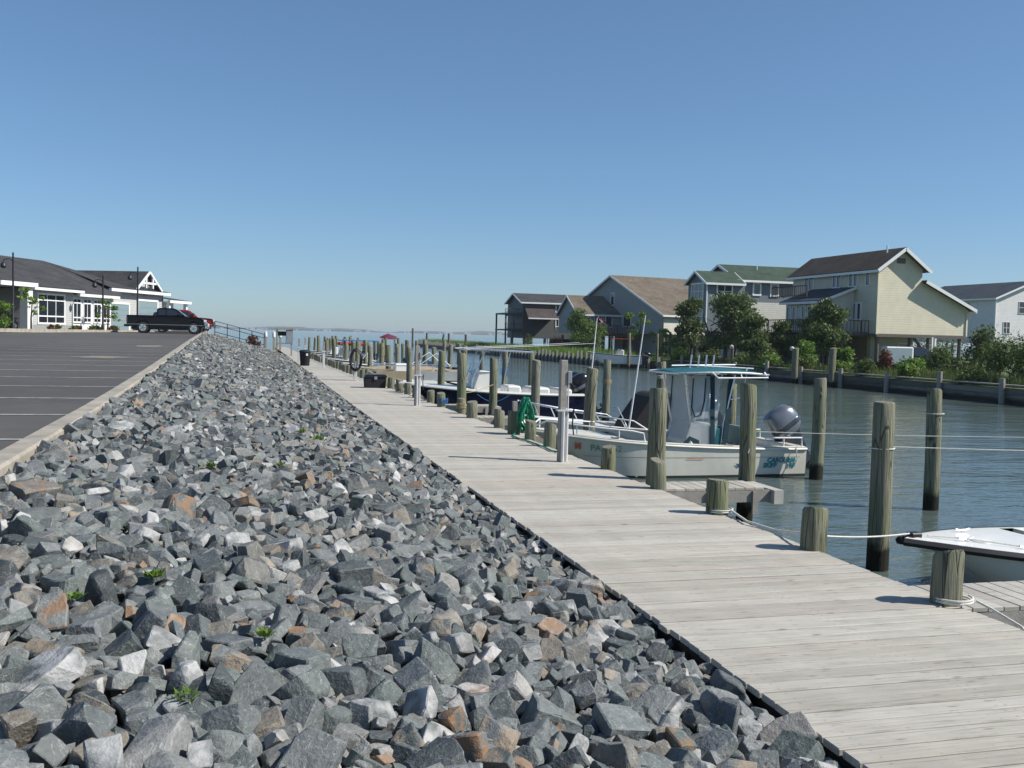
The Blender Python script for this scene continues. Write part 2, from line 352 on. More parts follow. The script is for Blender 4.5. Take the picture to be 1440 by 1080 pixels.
# ---------------------------------------------------------------- riprap bank
YEND = 80
def bankZ(x, y):
    k = kx(y)-.05; s = min(1, max(0, (x-k)/(2.6-k))); t = lotZ(y)+.05
    return t*(1-s)+.645*s+.09*math.sin(math.pi*s)
bank_v = []; bys = [-2+2*i for i in range(42)]; bxs = 9
for y in bys:
    for i in range(bxs):
        x = kx(y)-.04+(2.72-kx(y))*i/(bxs-1); bank_v.append((x,y,bankZ(x,y)-.08))
m = MB().add(bank_v, [(j*bxs+i, j*bxs+i+1, (j+1)*bxs+i+1, (j+1)*bxs+i) for j in range(len(bys)-1) for i in range(bxs-1)])
e = (len(bys)-1)*bxs; m.add([bank_v[e], bank_v[e+bxs-1], (2.7,bys[-1]+1.5,-1), (kx(YEND),bys[-1]+2.5,-1)], [(0,1,2,3)])
bank = m.build('riprap_bank', M['earth'], kind='structure')
def rock_proto(q, sub, rnd_=False):
    bm = bmesh.new(); bmesh.ops.create_cube(bm, size=2)
    sx, sy, sz = 1, q.uniform(.62,.95), q.uniform(.42,.8)
    for v in bm.verts: v.co = Vector((v.co.x*sx*q.uniform(.75,1.08), v.co.y*sy*q.uniform(.75,1.08), v.co.z*sz*q.uniform(.75,1.1)))
    for k in range(q.randint(5,9)):
        d = Vector((q.gauss(0,1)*.9, q.gauss(0,1), q.gauss(0,1)*1.1)).normalized()
        sup = max(v.co.dot(d) for v in bm.verts)
        bmesh.ops.bisect_plane(bm, geom=bm.verts[:]+bm.edges[:]+bm.faces[:], plane_co=d*sup*q.uniform(.66,.9), plane_no=d, clear_outer=True)
        es = [e for e in bm.edges if e.is_boundary]
        if es: bmesh.ops.holes_fill(bm, edges=es, sides=0)
    bmesh.ops.remove_doubles(bm, verts=bm.verts, dist=.06)
    if rnd_ or sub:
        bmesh.ops.bevel(bm, geom=bm.edges[:], offset=.07, segments=1, affect='EDGES', profile=.5, clamp_overlap=True); bmesh.ops.remove_doubles(bm, verts=bm.verts, dist=.015)
    bmesh.ops.triangulate(bm, faces=bm.faces)
    if sub:
        bmesh.ops.subdivide_edges(bm, edges=bm.edges[:], cuts=1, use_grid_fill=True)
        from mathutils import noise
        o = Vector((q.random()*50,)*3)
        for v in bm.verts:
            v.co += v.co.normalized()*(noise.noise(v.co*1.6+o)*.09+noise.noise(v.co*4.5+o)*.045)
    bmesh.ops.recalc_face_normals(bm, faces=bm.faces)
    return bm
q = random.Random(3); lo = []; hi = []; md = []
for k in range(36):
    st = q.getstate(); bm = rock_proto(q, False); me = bpy.data.meshes.new('stone'); bm.to_mesh(me); bm.free()
    v = np.array([x.co[:] for x in me.vertices]); f = [tuple(p.vertices) for p in me.polygons]; lo.append((v, np.array(f))); bpy.data.meshes.remove(me)
    q.setstate(st); bm = rock_proto(q, False, True); me = bpy.data.meshes.new('stone'); bm.to_mesh(me); bm.free()
    md.append((np.array([x.co[:] for x in me.vertices]), np.array([tuple(p.vertices) for p in me.polygons]))); bpy.data.meshes.remove(me)
    q.setstate(st); bm = rock_proto(q, True); me = bpy.data.meshes.new('stone'); bm.to_mesh(me); bm.free(); me.materials.append(M['rock'])
    me.polygons.foreach_set('use_smooth', [True]*len(me.polygons)); 
    try: me.set_sharp_from_angle(angle=R(24))
    except Exception: pass
    hi.append(me)
q = random.Random(11)
rocks = []; grid = {}
def near(x, y, r):
    gx, gy = int(x//.25), int(y//.25)
    for i in range(gx-1, gx+2):
        for j in range(gy-1, gy+2):
            for (a, b, c) in grid.get((i,j), ()):
                if (a-x)**2+(b-y)**2 < ((r+c)*.70)**2: return True
    return False
def throw(n, rfun, y0, y1):
    for _ in range(n):
        y = y0+(y1-y0)*q.random(); x = kx(y)+.02+(dL(y)-.04-kx(y))*q.random(); r = rfun()
        if near(x, y, r): continue
        grid.setdefault((int(x//.25), int(y//.25)), []).append((x, y, r)); rocks.append((x, y, r, 0))
throw(500, lambda: q.uniform(.10,.13), .9, YEND)
throw(8000, lambda: q.uniform(.07,.10), .9, YEND)
throw(26000, lambda: q.uniform(.058,.08), 25, YEND)
throw(55000, lambda: q.uniform(.048,.07), .9, 26)
throw(46000, lambda: q.uniform(.026,.044), .9, 16)
for _ in range(12000):       # lower layer seen through the gaps
    y = .9+(1-q.random()**.6)*45; x = kx(y)+(dL(y)-.1-kx(y))*q.random(); rocks.append((x, y, q.uniform(.05,.09), 1))
def px_size(p, r):
    d = Vector(p)-CAM; z = d.dot(fw)
    if z < .5: return 0
    u = d.dot(rt)/z; v = d.dot(up)/z
    if abs(u) > .53 or abs(v) > .40: return 0
    return r/z
inst_l = []
for (x, y, r, lay) in rocks:
    s = r*q.uniform(1.0,1.25); z = bankZ(x,y)+(.35*r if not lay else -.08)-.02+q.gauss(0,.016)
    tilt = q.random() < .7
    e = (q.gauss(0,.38), q.gauss(0,.38)+.1, q.uniform(0,6.28)) if tilt else (q.uniform(0,6.28), q.uniform(0,6.28), q.uniform(0,6.28))
    sc3 = (s*q.uniform(.9,1.25), s*q.uniform(.85,1.15), s*q.uniform(.62,1.0))
    inst_l.append((q.randrange(36), (x,y,z), e, sc3, 0 if lay else px_size((x,y,z), r)))
inst_l.sort(key=lambda t: -t[4])
for k, loc, e, s3, _ in inst_l[:300]: inst('stone', hi[k], bank, loc, e, s3)
from mathutils import Euler
V = []; Fc = []; A = []; off = 0
for k, loc, e, s3, _ in inst_l[300:]:
    v, f = (md if loc[1] < 9 and _ > 0 else lo)[k]; mt = np.array(Euler(e).to_matrix())
    V.append((v*np.array(s3))@mt.T+np.array(loc)); Fc.append(f+off); A.append(np.full(len(f), q.random())); off += len(v)
V = np.concatenate(V); Fc = np.concatenate(Fc); A = np.concatenate(A)
def np_mesh(name, V, Fc, attr, mat):
    k = Fc.shape[1]; me = bpy.data.meshes.new(name); me.vertices.add(len(V)); me.vertices.foreach_set('co', V.astype(np.float32).ravel())
    me.loops.add(Fc.size); me.loops.foreach_set('vertex_index', Fc.astype(np.int32).ravel())
    me.polygons.add(len(Fc)); me.polygons.foreach_set('loop_start', np.arange(0, Fc.size, k, dtype=np.int32))
    try: me.polygons.foreach_set('loop_total', np.full(len(Fc), k, dtype=np.int32))
    except Exception: pass
    if attr is not None:
        a = me.attributes.new('rnd', 'FLOAT', 'FACE'); a.data.foreach_set('value', attr.astype(np.float32))
    me.materials.append(mat); me.update(calc_edges=True); me.validate(); me.polygons.foreach_set('use_smooth', [False]*len(me.polygons)); return me
o = inst('stones', np_mesh('stones', V, Fc, A, M['rock']), bank); o['kind'] = 'stuff'
# ---------------------------------------------------------------- boardwalk
bw = empty('boardwalk'); bw['kind'] = 'structure'
PW = .146; q = random.Random(5)
pm = [MB().box(-1.16,1.16,-PW/2+.0045,PW/2-.0045,-.038,0).mesh('plank', M['deck'], bevel=.006) for _ in range(1)][0]
ny = int(106/PW); far = MB(); fa = []; cnt = 0
for i in range(ny):
    y = 1.2+i*PW; a, b = dL(y), dR(y); cx_ = (a+b)/2; wd = b-a
    if cnt < 300 and y > 3.0:
        cnt += 1
        inst('plank', pm, bw, (cx_+q.gauss(0,.006), y, DK+q.gauss(0,.0016)), (q.gauss(0,.004), q.gauss(0,.0007), q.gauss(0,.0008)), (wd/2.32, q.uniform(.945,.995), 1))
    else:
        far.box(a,b,y-PW/2+.003,y+PW/2-.003,DK-.038,DK); fa += [q.random()]*6
o = far.build('planks', M['deck'], bw, fix=False); o['kind'] = 'stuff'
at = o.data.attributes.new('rnd', 'FLOAT', 'FACE'); at.data.foreach_set('value', fa)
def strip(name, fx, w_, z0, z1, mat):
    m = MB(); rings = []
    for y in [0,6,12,20,27,33,42,50,60,70,90,107]:
        x = fx(y); rings.append([(x,y,z0),(x+w_,y,z0),(x+w_,y,z1),(x,y,z1)])
    return m.loft(rings).build(name, mat, bw)
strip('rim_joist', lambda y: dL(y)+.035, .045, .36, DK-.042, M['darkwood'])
strip('rim_joist', lambda y: dR(y)-.075, .045, .44, DK-.042, M['greywood'])
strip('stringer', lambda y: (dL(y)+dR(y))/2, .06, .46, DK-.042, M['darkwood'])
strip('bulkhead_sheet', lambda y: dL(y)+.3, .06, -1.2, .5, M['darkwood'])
for i in range(44):
    y = 2.4+2.4*i; m = MB(); m.cyl((dR(y)-.35,y,-1.5),(dR(y)-.35,y,.69),.11,.11,10); m.build('support_post', M['pile'], bw, smooth=True)
# ---------------------------------------------------------------- pilings
def pile_mesh(h, r, seed, n=16, foot=-1.3):
    q = random.Random(seed); m = MB(); rings = []; lob = [q.uniform(.94,1.05) for _ in range(n)]; bend = (q.uniform(-.02,.02), q.uniform(-.02,.02))
    zs = [foot, 0, h*.4, h*.8, h-.022, h]
    tl = q.uniform(-.03,.03)
    for i, z in enumerate(zs):
        rr = r*(1.03-.06*max(0,z)/max(h,1.))*(.88 if i == 5 else 1)
        bf = math.sin(math.pi*max(0,z)/max(h,.1)); rings.append([(rr*lob[k]*math.cos(2*math.pi*k/n)+bend[0]*bf, rr*lob[k]*math.sin(2*math.pi*k/n)+bend[1]*bf, z+(tl*math.cos(2*math.pi*k/n) if i >= 4 else 0)) for k in range(n)])
    m.loft(rings); return m.mesh('piling', M['pile'], smooth=True)
tallm = [pile_mesh(1.95, .122, s) for s in range(6)]
stubm = [pile_mesh(1.10, .112, 20+s, foot=-1.0) for s in range(6)]
q = random.Random(9)
# ================================================================ PILINGS
def tall(x, y, label, dz=0, lean=(0,0), s=1.0):
    s *= q.uniform(.93,1.07); o = inst('mooring_piling', tallm[q.randrange(6)], None, (x,y,0), (lean[0]+R(q.gauss(0,.5)),lean[1]+R(q.gauss(0,.5)),q.uniform(0,6.28)), (s,s,1+(dz+q.uniform(-.04,.04))/1.95))
    return tag(o, label, 'piling', 'tall mooring pilings in the slips')
tall(7.07,9.9,'tall weathered piling standing in the water behind the white skiff bow on the right')
tall(10.5,13.4,'tall piling in open water above the white skiff bow, farthest right of the near ones')
tall(10.5,16.7,'tall piling just off the outboard stern of the teal-topped skiff')
tall(7.08,13.1,'leaning split piling at the end of the near finger pier',0,(0,R(2.4)),1.06)
tall(5.2,12.1,'tall straight piling behind a stub post at the root of the near finger pier',.02)
tall(7.07,19.95,'tall piling between the teal-topped skiff and the boat with the black cover')
tall(10.5,20.2,'tall piling right behind the stern seat of the teal-topped skiff',-.3)
tall(10.5,24.2,'thin far piling with a white rope band left of the teal canopy')
tall(7.07,24.0,'tall piling beside the bow rail of the black-covered boat')
tall(10.5,28.2,'tall piling with rope coils, left of the leaning white fishing poles')
tall(6.75,27.3,'tall piling standing against the navy hull amidships')
tall(5.67,26.4,'tall thick piling standing against the navy hull near its bow',.15)
tall(10.5,36.4,'tall piling hidden half behind another, right of the navy boat console')
tall(10.5,40.5,'thin tall piling with blue rope behind the navy boat')
tall(6.85,35.4,'tall piling beside the pontoon boat rails, with a pale post alongside')
tall(12.3,52.5,'tan slanting piling beyond the navy boat',-.1,(0,R(6)))
rows = []
for i in range(16):
    rows.append((6.2+q.uniform(-.25,.25), 39.5+4.0*i+q.uniform(-.4,.4)))
    rows.append((9.8+q.uniform(-.3,.3), 44.5+4.0*i+q.uniform(-.4,.4)))
for i in range(8): rows.append((12.8+q.uniform(-.4,.4), 62+5.*i))
for i in range(12): rows.append((7.6+q.uniform(-.6,.6), 52+4.6*i))
rows.sort(key=lambda p: p[1])
for i, (x, y) in enumerate(rows):
    tall(x, y, 'small far piling past the pontoon boat, %s of the far ones by distance' % (ORD[i] if i < len(ORD) else 'last'), q.uniform(-.15,.2), (R(q.gauss(0,1)), R(q.gauss(0,1))))
stubY = [4.2,6.0,7.85,9.62,11.3,13.1,15.9,17.0,19.1,21.4,22.6,24.6,26.1,28.0,29.6,30.9,32.6]
yy = 34.0
while yy < 74: stubY.append(yy); yy += q.uniform(.95,1.35)
for i, y in enumerate(stubY):
    x = dR(y)-.02+q.uniform(-.03,.05)
    o = inst('stub_piling', stubm[q.randrange(6)], None, (x,y,0), (R(q.gauss(0,.8)),R(q.gauss(0,.8)),q.uniform(0,6.28)), (s_:=q.uniform(.9,1.1),s_,1+q.uniform(-.03,.03)))
    if i == 10: o.scale = (.8,.8,1.0)
    tag(o, 'low stub piling at the water edge of the boardwalk, %s from the near end' % ORD[i], 'piling', 'stub pilings along the boardwalk edge')
# ================================================================ FINGER PIERS
def finger(x1, y, label, wd=.62, z=.6, n=None, brackets=True):
    x0 = dR(y)+.06; root = empty('finger_pier', (x0,y,0), 0, label, 'pier', 'finger piers off the boardwalk')
    L = x1-x0; k = int(L/.146)
    for i in range(k):
        inst('plank', fplank, root, (.073+i*.146, 0, z+q.gauss(0,.002)), (0,0,q.gauss(0,.004)), (1, wd/.62, 1))
    for s in (-1,1): MB().box(0,L,s*wd/2-.02-(.02 if s>0 else -.02),s*wd/2+.02-(.02 if s>0 else -.02),z-.20,z-.04).build('side_beam', M['greywood'], root)
    for i in range(3):
        xx = L*(i+.6)/3; MB().box(xx-.035,xx+.035,-wd/2-.035,-wd/2+.002,z-.36,z-.045).build('hanger', M['greywood'], root)
    MB().box(L-.02,L+.12,-wd/2-.1,wd/2+.1,z-.22,z-.03).build('end_bracket', M['grey'] if not brackets else M['galv'], root)
    MB().cyl((L-.1,wd/2-.1,-1.2),(L-.1,wd/2-.1,z-.05),.09,.09,10).build('support_post', M['pile'], root, smooth=True)
    return root
M['galv'] = simple('pale_board', (.42,.40,.36), .8, var=.15)
fplank = MB().box(-.07,.07,-.31,.31,-.038,0).mesh('plank', M['deck'], bevel=.004)
finger(7.0,12.5,'short finger pier between the teal-topped skiff and the leaning piling')
finger(7.3,6.75,'finger pier beside the white skiff bow at the right edge',.7,.58)
finger(7.0,19.8,'finger pier by the bow of the boat with the green hose ahead of it',.6,.55)
finger(7.0,24.2,'pale finger pier in front of the navy boat bow',.6,.55)
finger(7.0,28.1,'finger pier alongside the navy hull',.6,.55)
finger(7.0,33.4,'finger pier left of the navy boat, by the black dock box',.6,.55)
# ================================================================ BOATS
class Hull:
    def __init__(s, L, B, s0, s1, draft=.2, t0=.45, p=2.2, chine=.88, rake=.55, flat=.5):
        s.L, s.B, s.s0, s.s1, s.draft, s.t0, s.p, s.chine, s.rake, s.flat = L,B,s0,s1,draft,t0,p,chine,rake,flat
    def hb(s, t): return s.B/2*((.94+.06*min(1,t/.3)) if t < s.t0 else max(.02, 1-((t-s.t0)/(1-s.t0))**s.p))
    def sz(s, t): return s.s0+(s.s1-s.s0)*t**2
    def ring(s, t):
        b = s.hb(t); z = s.sz(t); e = max(0,(t-.62)/.38); L = s.L
        kz = -s.draft+(s.sz(1)*.72+s.draft)*e**2.6
        cz = max(kz+.01, -s.draft+.12*s.flat+(s.sz(1)*.78+s.draft)*e**2.1)
        cb = b*(s.chine-.30*e)
        xs = s.rake*(e**1.5)
        return [(L*t-xs,0,kz),(L*t-xs*.75,cb,cz),(L*t-xs*.3,(b*.6+cb*.4)+.01,(cz+z)/2),(L*t,b,z)]
def boat(name, H, loc, rz, label, hullm, rubm, deckm=None, td=.62, floorz=.12, cap=.13, rubr=.028, group=None, linerm=None):
    root = empty(name, loc, rz, label, 'boat', group); N = 22; T = [i/N for i in range(N+1)]
    deckm = deckm or M['fibreglass']
    rings = []
    for t in T:
        k, c, mid, sh = H.ring(t); f = lambda p: (p[0],-p[1],p[2])
        rings.append([f(sh),f(mid),f(c),k,c,mid,sh])
    m = MB().loft(rings, closed=False, cap=False); m.add(rings[0], [tuple(range(7))]); m.build('hull', hullm, root, smooth=True)
    # gunwale cap, liner, floor
    def ins(t, d): 
        b = max(.0, H.hb(t)-d); return (H.L*t-(d*.8 if t > .97 else 0), b, H.sz(t))
    m = MB(); vs = []
    for t in T:
        k, c, mid, sh = H.ring(t); a = ins(t, cap)
        vs += [(sh[0],sh[1]+.012,sh[2]+.004),(a[0],a[1],a[2]+.02),(a[0],-a[1],a[2]+.02),(sh[0],-sh[1]-.012,sh[2]+.004)]
    fs = []
    for i in range(N):
        o = i*4; o2 = o+4
        fs += [(o,o+1,o2+1,o2),(o+2,o+3,o2+3,o2+2)]
        if T[i] >= td: fs.append((o+1,o+2,o2+2,o2+1))
    m.add(vs, fs); m.build('gunwale', deckm, root, smooth=True)
    m = MB(); vs = []; TT = [t for t in T if t <= td+.001]
    for t in TT:
        a = ins(t, cap); vs += [(a[0],a[1],a[2]+.02),(a[0],a[1]-.03,floorz),(a[0],-a[1]+.03,floorz),(a[0],-a[1],a[2]+.02)]
    fs = [(i*4+k,i*4+k+1,i*4+5+k,i*4+4+k) for i in range(len(TT)-1) for k in range(3)]
    e = (len(TT)-1)*4; fs += [(0,1,2,3),(e,e+1,e+2,e+3)]
    m.add(vs, fs); m.build('cockpit_liner', linerm or deckm, root)
    pts = []
    for t in T: sh = H.ring(t)[3]; pts.append((sh[0],sh[1]+.01,sh[2]-.03))
    allp = pts+[(p[0],-p[1],p[2]) for p in pts[::-1]]
    MB().tube(allp, rubr, 6).build('rub_rail', rubm, root, smooth=True)
    return root
def outboard(root, x, y, z, cm, tilt=0, s=1., band=None):
    def T(p):
        px, pz = p[0]*math.cos(tilt)-p[2]*math.sin(tilt), p[0]*math.sin(tilt)+p[2]*math.cos(tilt)
        return (x+px*s, y+p[1]*s, z+pz*s)
    def rr(cx, hw, hl, zz, n=14):
        return [T((cx-hl*math.copysign(abs(math.cos(a))**.6, math.cos(a)), hw*math.copysign(abs(math.sin(a))**.6, math.sin(a)), zz)) for a in [2*math.pi*k/n for k in range(n)]]
    o = MB().loft([rr(-.22,.15,.2,.10),rr(-.24,.2,.27,.18),rr(-.25,.21,.29,.36),rr(-.24,.2,.28,.50),rr(-.22,.17,.24,.58),rr(-.2,.10,.15,.62)]).build('outboard', cm, root, smooth=True)
    MB().loft([rr(-.245,.207,.285,.24),rr(-.25,.217,.297,.27),rr(-.25,.217,.297,.31),rr(-.25,.207,.285,.34)]).build('cowl_band', band or M['silvercowl'], o, smooth=True)
    m = MB(); m.loft([[T(p) for p in ((-.12,-.09,.14),(-.42,-.09,.14),(-.42,.09,.14),(-.12,.09,.14))],[T(p) for p in ((-.14,-.06,-.35),(-.36,-.05,-.35),(-.36,.05,-.35),(-.14,.06,-.35))],[T(p) for p in ((-.16,-.04,-.55),(-.34,-.03,-.55),(-.34,.03,-.55),(-.16,.04,-.55))]])
    m.build('leg', M['cowl'] if cm is not M['blackcowl'] else M['blackcowl'], o)
    m = MB(); m.tube([T((.0,0,-.58)),T((-.12,0,-.58)),T((-.38,0,-.58)),T((-.52,0,-.58))],[.01,.055,.055,.03],8); m.prism([(-.12,-.6),(-.36,-.6),(-.34,-.78),(-.28,-.78)],(-.012,.012),lambda a,b,e: T((a,e,b)))
    m.build('gearcase', M['blackcowl'], o)
    m = MB()
    for k in range(3):
        a = 2.094*k; c, s_ = math.cos(a), math.sin(a)
        m.add([T((-.5,c*.03-s_*.02,-.58+s_*.03+c*.02)),T((-.48,c*.15-s_*.07,-.58+s_*.15+c*.07)),T((-.52,c*.16+s_*.05,-.58+s_*.16-c*.05)),T((-.52,c*.03+s_*.02,-.58+s_*.03-c*.02))],[(0,1,2,3)])
    m.build('propeller', M['silvercowl'], o)
    MB().add([T((.02,-.13,-.25)),T((.02,.13,-.25)),T((.02,.13,.14)),T((.02,-.13,.14)),T((-.16,-.1,-.2)),T((-.16,.1,-.2)),T((-.16,.1,.14)),T((-.16,-.1,.14))],[(0,1,2,3),(4,5,6,7),(0,1,5,4),(1,2,6,5),(2,3,7,6),(3,0,4,7)]).build('bracket', M['black'], o)
    return o
def text(body, size, mat, parent, loc, xdir, ydir, name='lettering', shear=0, bold=0):
    cu = bpy.data.curves.new('t', 'FONT'); cu.body = body; cu.size = size; cu.shear = shear; cu.offset = bold; cu.extrude = .002
    to = bpy.data.objects.new('t', cu); col.objects.link(to); dg = bpy.context.evaluated_depsgraph_get()
    me = bpy.data.meshes.new_from_object(to.evaluated_get(dg)); bpy.data.objects.remove(to); me.materials.clear(); me.materials.append(mat)
    xd = Vector(xdir).normalized(); yd = Vector(ydir); yd = (yd-xd*yd.dot(xd)).normalized(); zd = xd.cross(yd)
    o = inst(name, me, parent); o.matrix_basis = Matrix(((xd.x,yd.x,zd.x,loc[0]),(xd.y,yd.y,zd.y,loc[1]),(xd.z,yd.z,zd.z,loc[2]),(0,0,0,1)))
    return o
PI = math.pi
M['teal_ink'] = simple('teal_lettering', (.0,.19,.24), .5); M['blue_ink'] = simple('blue_lettering', (.03,.08,.27), .5)
M['green_ink'] = simple('green_lettering', (.10,.26,.15), .5); M['orange_ink'] = simple('orange_sticker', (.55,.13,.05), .5); M['black_ink'] = simple('black_lettering', (.015,.015,.018), .5)
M['bottom'] = simple('dark_bottom_paint', (.02,.022,.02), .7)
# --- skiff with the teal canopy
LA = 5.42; HA = Hull(LA,1.95,.56,.86,.10,t0=.55,p=2.4,chine=.95,rake=.5,flat=.25)
A = boat('skiff', HA, (10.52,18.0,0), PI, 'cream flat-bottomed skiff with teal canopy and green-lettered hull', M['cream'], M['cream'], M['cream2'] if 'cream2' in M else M['cream'], td=.64, floorz=.16)
AX = lambda X: 10.52-X      # world X to boat x
def wl_strip(root, H, z1=.05):
    m = MB(); 
    for s in (-1,1):
        vs = []; T = [i/16*.9 for i in range(17)]
        for t in T:
            k, c, mid, sh = H.ring(t); f = lambda z: c[1]+(mid[1]-c[1])*min(1,max(0,(z-c[2])/(mid[2]-c[2]+1e-6)))
            b0 = c[1]; z0 = c[2]; 
            xx = c[0]; vs += [(xx,s*(b0+.006),min(z0,z1)-.002),(xx,s*(f(max(z1,z0))+.006),max(z1,z0+.001))]
        m.add(vs, [(2*i,2*i+1,2*i+3,2*i+2) for i in range(16)])
    return m.build('waterline_band', M['bottom'], root)
wl_strip(A, HA)
def rail(root, pts, posts, r=.016, name='bow_rail', mat=None):
    m = MB(); m.tube(pts, r, 8)
    for a, b in posts: m.tube([a,b], r*.85, 6)
    return m.build(name, mat or M['alu'], root, smooth=True)
for s in (1,-1):       # low bow rails
    pts = []; po = []
    for i in range(9):
        t = .62+.36*i/8; b = HA.hb(t)-.07; z = HA.sz(t)+.02; x = LA*t
        hz = .17 if 0 < i < 8 else .0
        pts.append((x, s*max(b,.05), z+(hz if i > 0 else 0)))
        if i in (2,5,7): po.append(((x,s*max(b,.05),z),(x,s*max(b,.05),z+.17)))
    pts.insert(1, (LA*.625, s*(HA.hb(.63)-.07), HA.sz(.63)+.16)); rail(A, pts, po, .014, mat=M['whitepaint'])
    rail(A, [(.05,s*.82,.58),(.05,s*.82,.74),(.85,s*.84,.74),(.85,s*.84,.58)], [((.45,s*.83,.58),(.45,s*.83,.74))], .016, 'stern_rail', M['whitepaint'])
# console with teal covers
x0, x1 = AX(8.95), AX(8.15)
m = MB(); m.prism([(x0,.16),(x1,.16),(x1-.02,.62),(x1-.18,.95),(x0+.04,.95)], (-.42,.42)); cons = m.build('console', M['cream'], A, bevel=.03)
MB().box(x0-.03,x0+.33,-.46,.46,.18,.93).build('console_cover', M['teal'], A, bevel=.05)
for s in (1,-1):
    MB().prism([(x1+.02,.50),(x1-.12,.98),(x1-.2,1.9),(x0+.10,1.9),(x0+.12,.98),(x0+.2,.5)], (s*.475-.004, s*.475+.004)).build('clear_curtain', M['vinyl'], A)
    MB().tube([(x1-.14,s*.485,1.86),(x1-.12,s*.485,1.3),(x1-.2,s*.485,1.12),(x1-.32,s*.485,1.15),(x1-.38,s*.485,1.4),(x1-.4,s*.485,1.86)], .012, 6).build('curtain_zip', M['tealdark'], A, smooth=True)
    m = MB(); m.bar((x0+.20,s*.485,.2),(x0+.26,s*.485,1.9),.02,.085,(1,0,0)); m.build('curtain_border', M['tealdark'], A)
    m = MB(); m.bar((x0-.02,s*.485,.2),(x0-.14,s*.485,1.9),.02,.10,(1,0,0)); m.build('curtain_border', M['tealdark'], A)
    m = MB(); m.prism([(x1+.04,.22),(x1+.02,.62),(x1-.10,.74),(x1-.30,.66),(x1-.34,.22)], (s*.48-.01,s*.48+.01)); m.build('lower_curtain', M['tealdark'], A)
    MB().tube([(x1-.02,s*.495,.24),(x1-.03,s*.495,.5),(x1-.11,s*.495,.62),(x1-.19,s*.495,.5),(x1-.2,s*.495,.24)], .05, 8).build('roll_bag', M['whiteseat'], A, smooth=True)
    # canopy legs
    m = MB(); m.tube([(x0+.05,s*.44,.16),(x0-.02,s*.46,1.0),(x0-.2,s*.52,1.93)], .019, 8); m.tube([(x1-.1,s*.44,.16),(x1-.12,s*.46,1.0),(x1+.05,s*.52,1.93)], .019, 8)
    m.tube([(x0-.1,s*.5,1.45),(x0-.35,s*.5,1.5),(x0-.45,s*.5,1.93)],.014,6); m.build('canopy_leg', M['alu'], A, smooth=True)
MB().prism([(x1+.0,.5),(x1-.1,1.0),(x1-.16,1.9),(x1-.17,1.9),(x1-.11,1.0),(x1-.01,.5)], (-.46,.46)).build('clear_curtain', M['vinyl'], A)
c0, c1 = AX(9.72), AX(7.88)
rings = []
for i in range(9):
    t = i/8; x = c0+(c1-c0)*t; hw = .80-.10*abs(t-.4); z = 1.97+.045*math.sin(PI*t); e = .0 if 0 < i < 8 else .02
    rings.append([(x,-hw,z-.02),(x,-hw*.6,z+.025-e),(x,0,z+.04-e),(x,hw*.6,z+.025-e),(x,hw,z-.02),(x,hw,z-.035),(x,0,z+.015-e),(x,-hw,z-.035)])
can = MB().loft(rings).build('canopy', M['teal'], A, smooth=True)
hoop = [(c0,-.78,1.95),(c0,.78,1.95)]+[(c0+(c1-c0)*t,.82-.1*abs(t-.4),1.955+.03*math.sin(PI*t)) for t in (.2,.4,.6,.8)]+[(c1,.7,1.95),(c1+.1,.4,1.95),(c1+.12,0,1.95),(c1+.1,-.4,1.95),(c1,-.7,1.95)]+[(c0+(c1-c0)*t,-.82+.1*abs(t-.4),1.955+.03*math.sin(PI*t)) for t in (.8,.6,.4,.2)]
MB().tube(hoop+[hoop[0]], .02, 8).build('canopy_frame', M['alu'], A, smooth=True)
for s in (1,-1): rail(A, [(c0+.1,s*.8,2.0),(c0+.05,s*.86,1.9),(c0+1.1,s*.87,1.88),(c0+1.2,s*.82,1.98)], [((c0+.6,s*.86,1.89),(c0+.6,s*.8,1.97))], .014, 'canopy_rail', M['whitepaint'])
MB().tube([(c0+.2,.55,2.06),(c1-.35,.25,2.1)], .016, 6).tube([(c0+.35,.55,1.98),(c0+.35,.55,2.08)],.012,5).tube([(c1-.6,.27,2.0),(c1-.6,.3,2.1)],.012,5).build('outrigger_pole', M['whitepaint'], A, smooth=True)
MB().tube([(c0+.05,-.5,2.1),(c1-.3,-.3,2.07)], .016, 6).tube([(c0+.4,-.48,1.98),(c0+.4,-.48,2.1)],.012,5).tube([(c1-.7,-.33,2.0),(c1-.7,-.33,2.08)],.012,5).build('outrigger_pole', M['whitepaint'], A, smooth=True)
for k in range(4):
    xx = c0+.7+k*.22; MB().tube([(xx,-.2+k*.12,1.98),(xx-.03,-.2+k*.12,2.3)], .016, 6).build('rod_holder', M['alu'], A, smooth=True)
MB().box(AX(9.62),AX(9.12),-.5,.5,.16,.50).build('cooler_seat', M['seat'], A, bevel=.03)
MB().prism([(AX(9.58),.5),(AX(9.50),.5),(AX(9.44),.90),(AX(9.52),.90)], (-.48,.48)).build('seat_back', M['seat'], A, bevel=.02)
MB().box(.02,.22,-.85,.85,.16,.58).build('splash_well', M['cream'], A, bevel=.03)
MB().box(.28,.72,-.75,.1,.16,.45).build('battery_box', M['fibreglass'], A, bevel=.03)
outboard(A, .0, 0, .50, M['silvercowl'], R(-36), 1.12, M['cowl'])
for t in (.3,.72):
    xx = LA*t; bb = HA.hb(t)-.06; MB().tube([(xx-.1,bb,HA.sz(t)+.05),(xx-.04,bb,HA.sz(t)+.035),(xx+.04,bb,HA.sz(t)+.035),(xx+.1,bb,HA.sz(t)+.05)], .014, 6).build('cleat', M['black'], A, smooth=True)
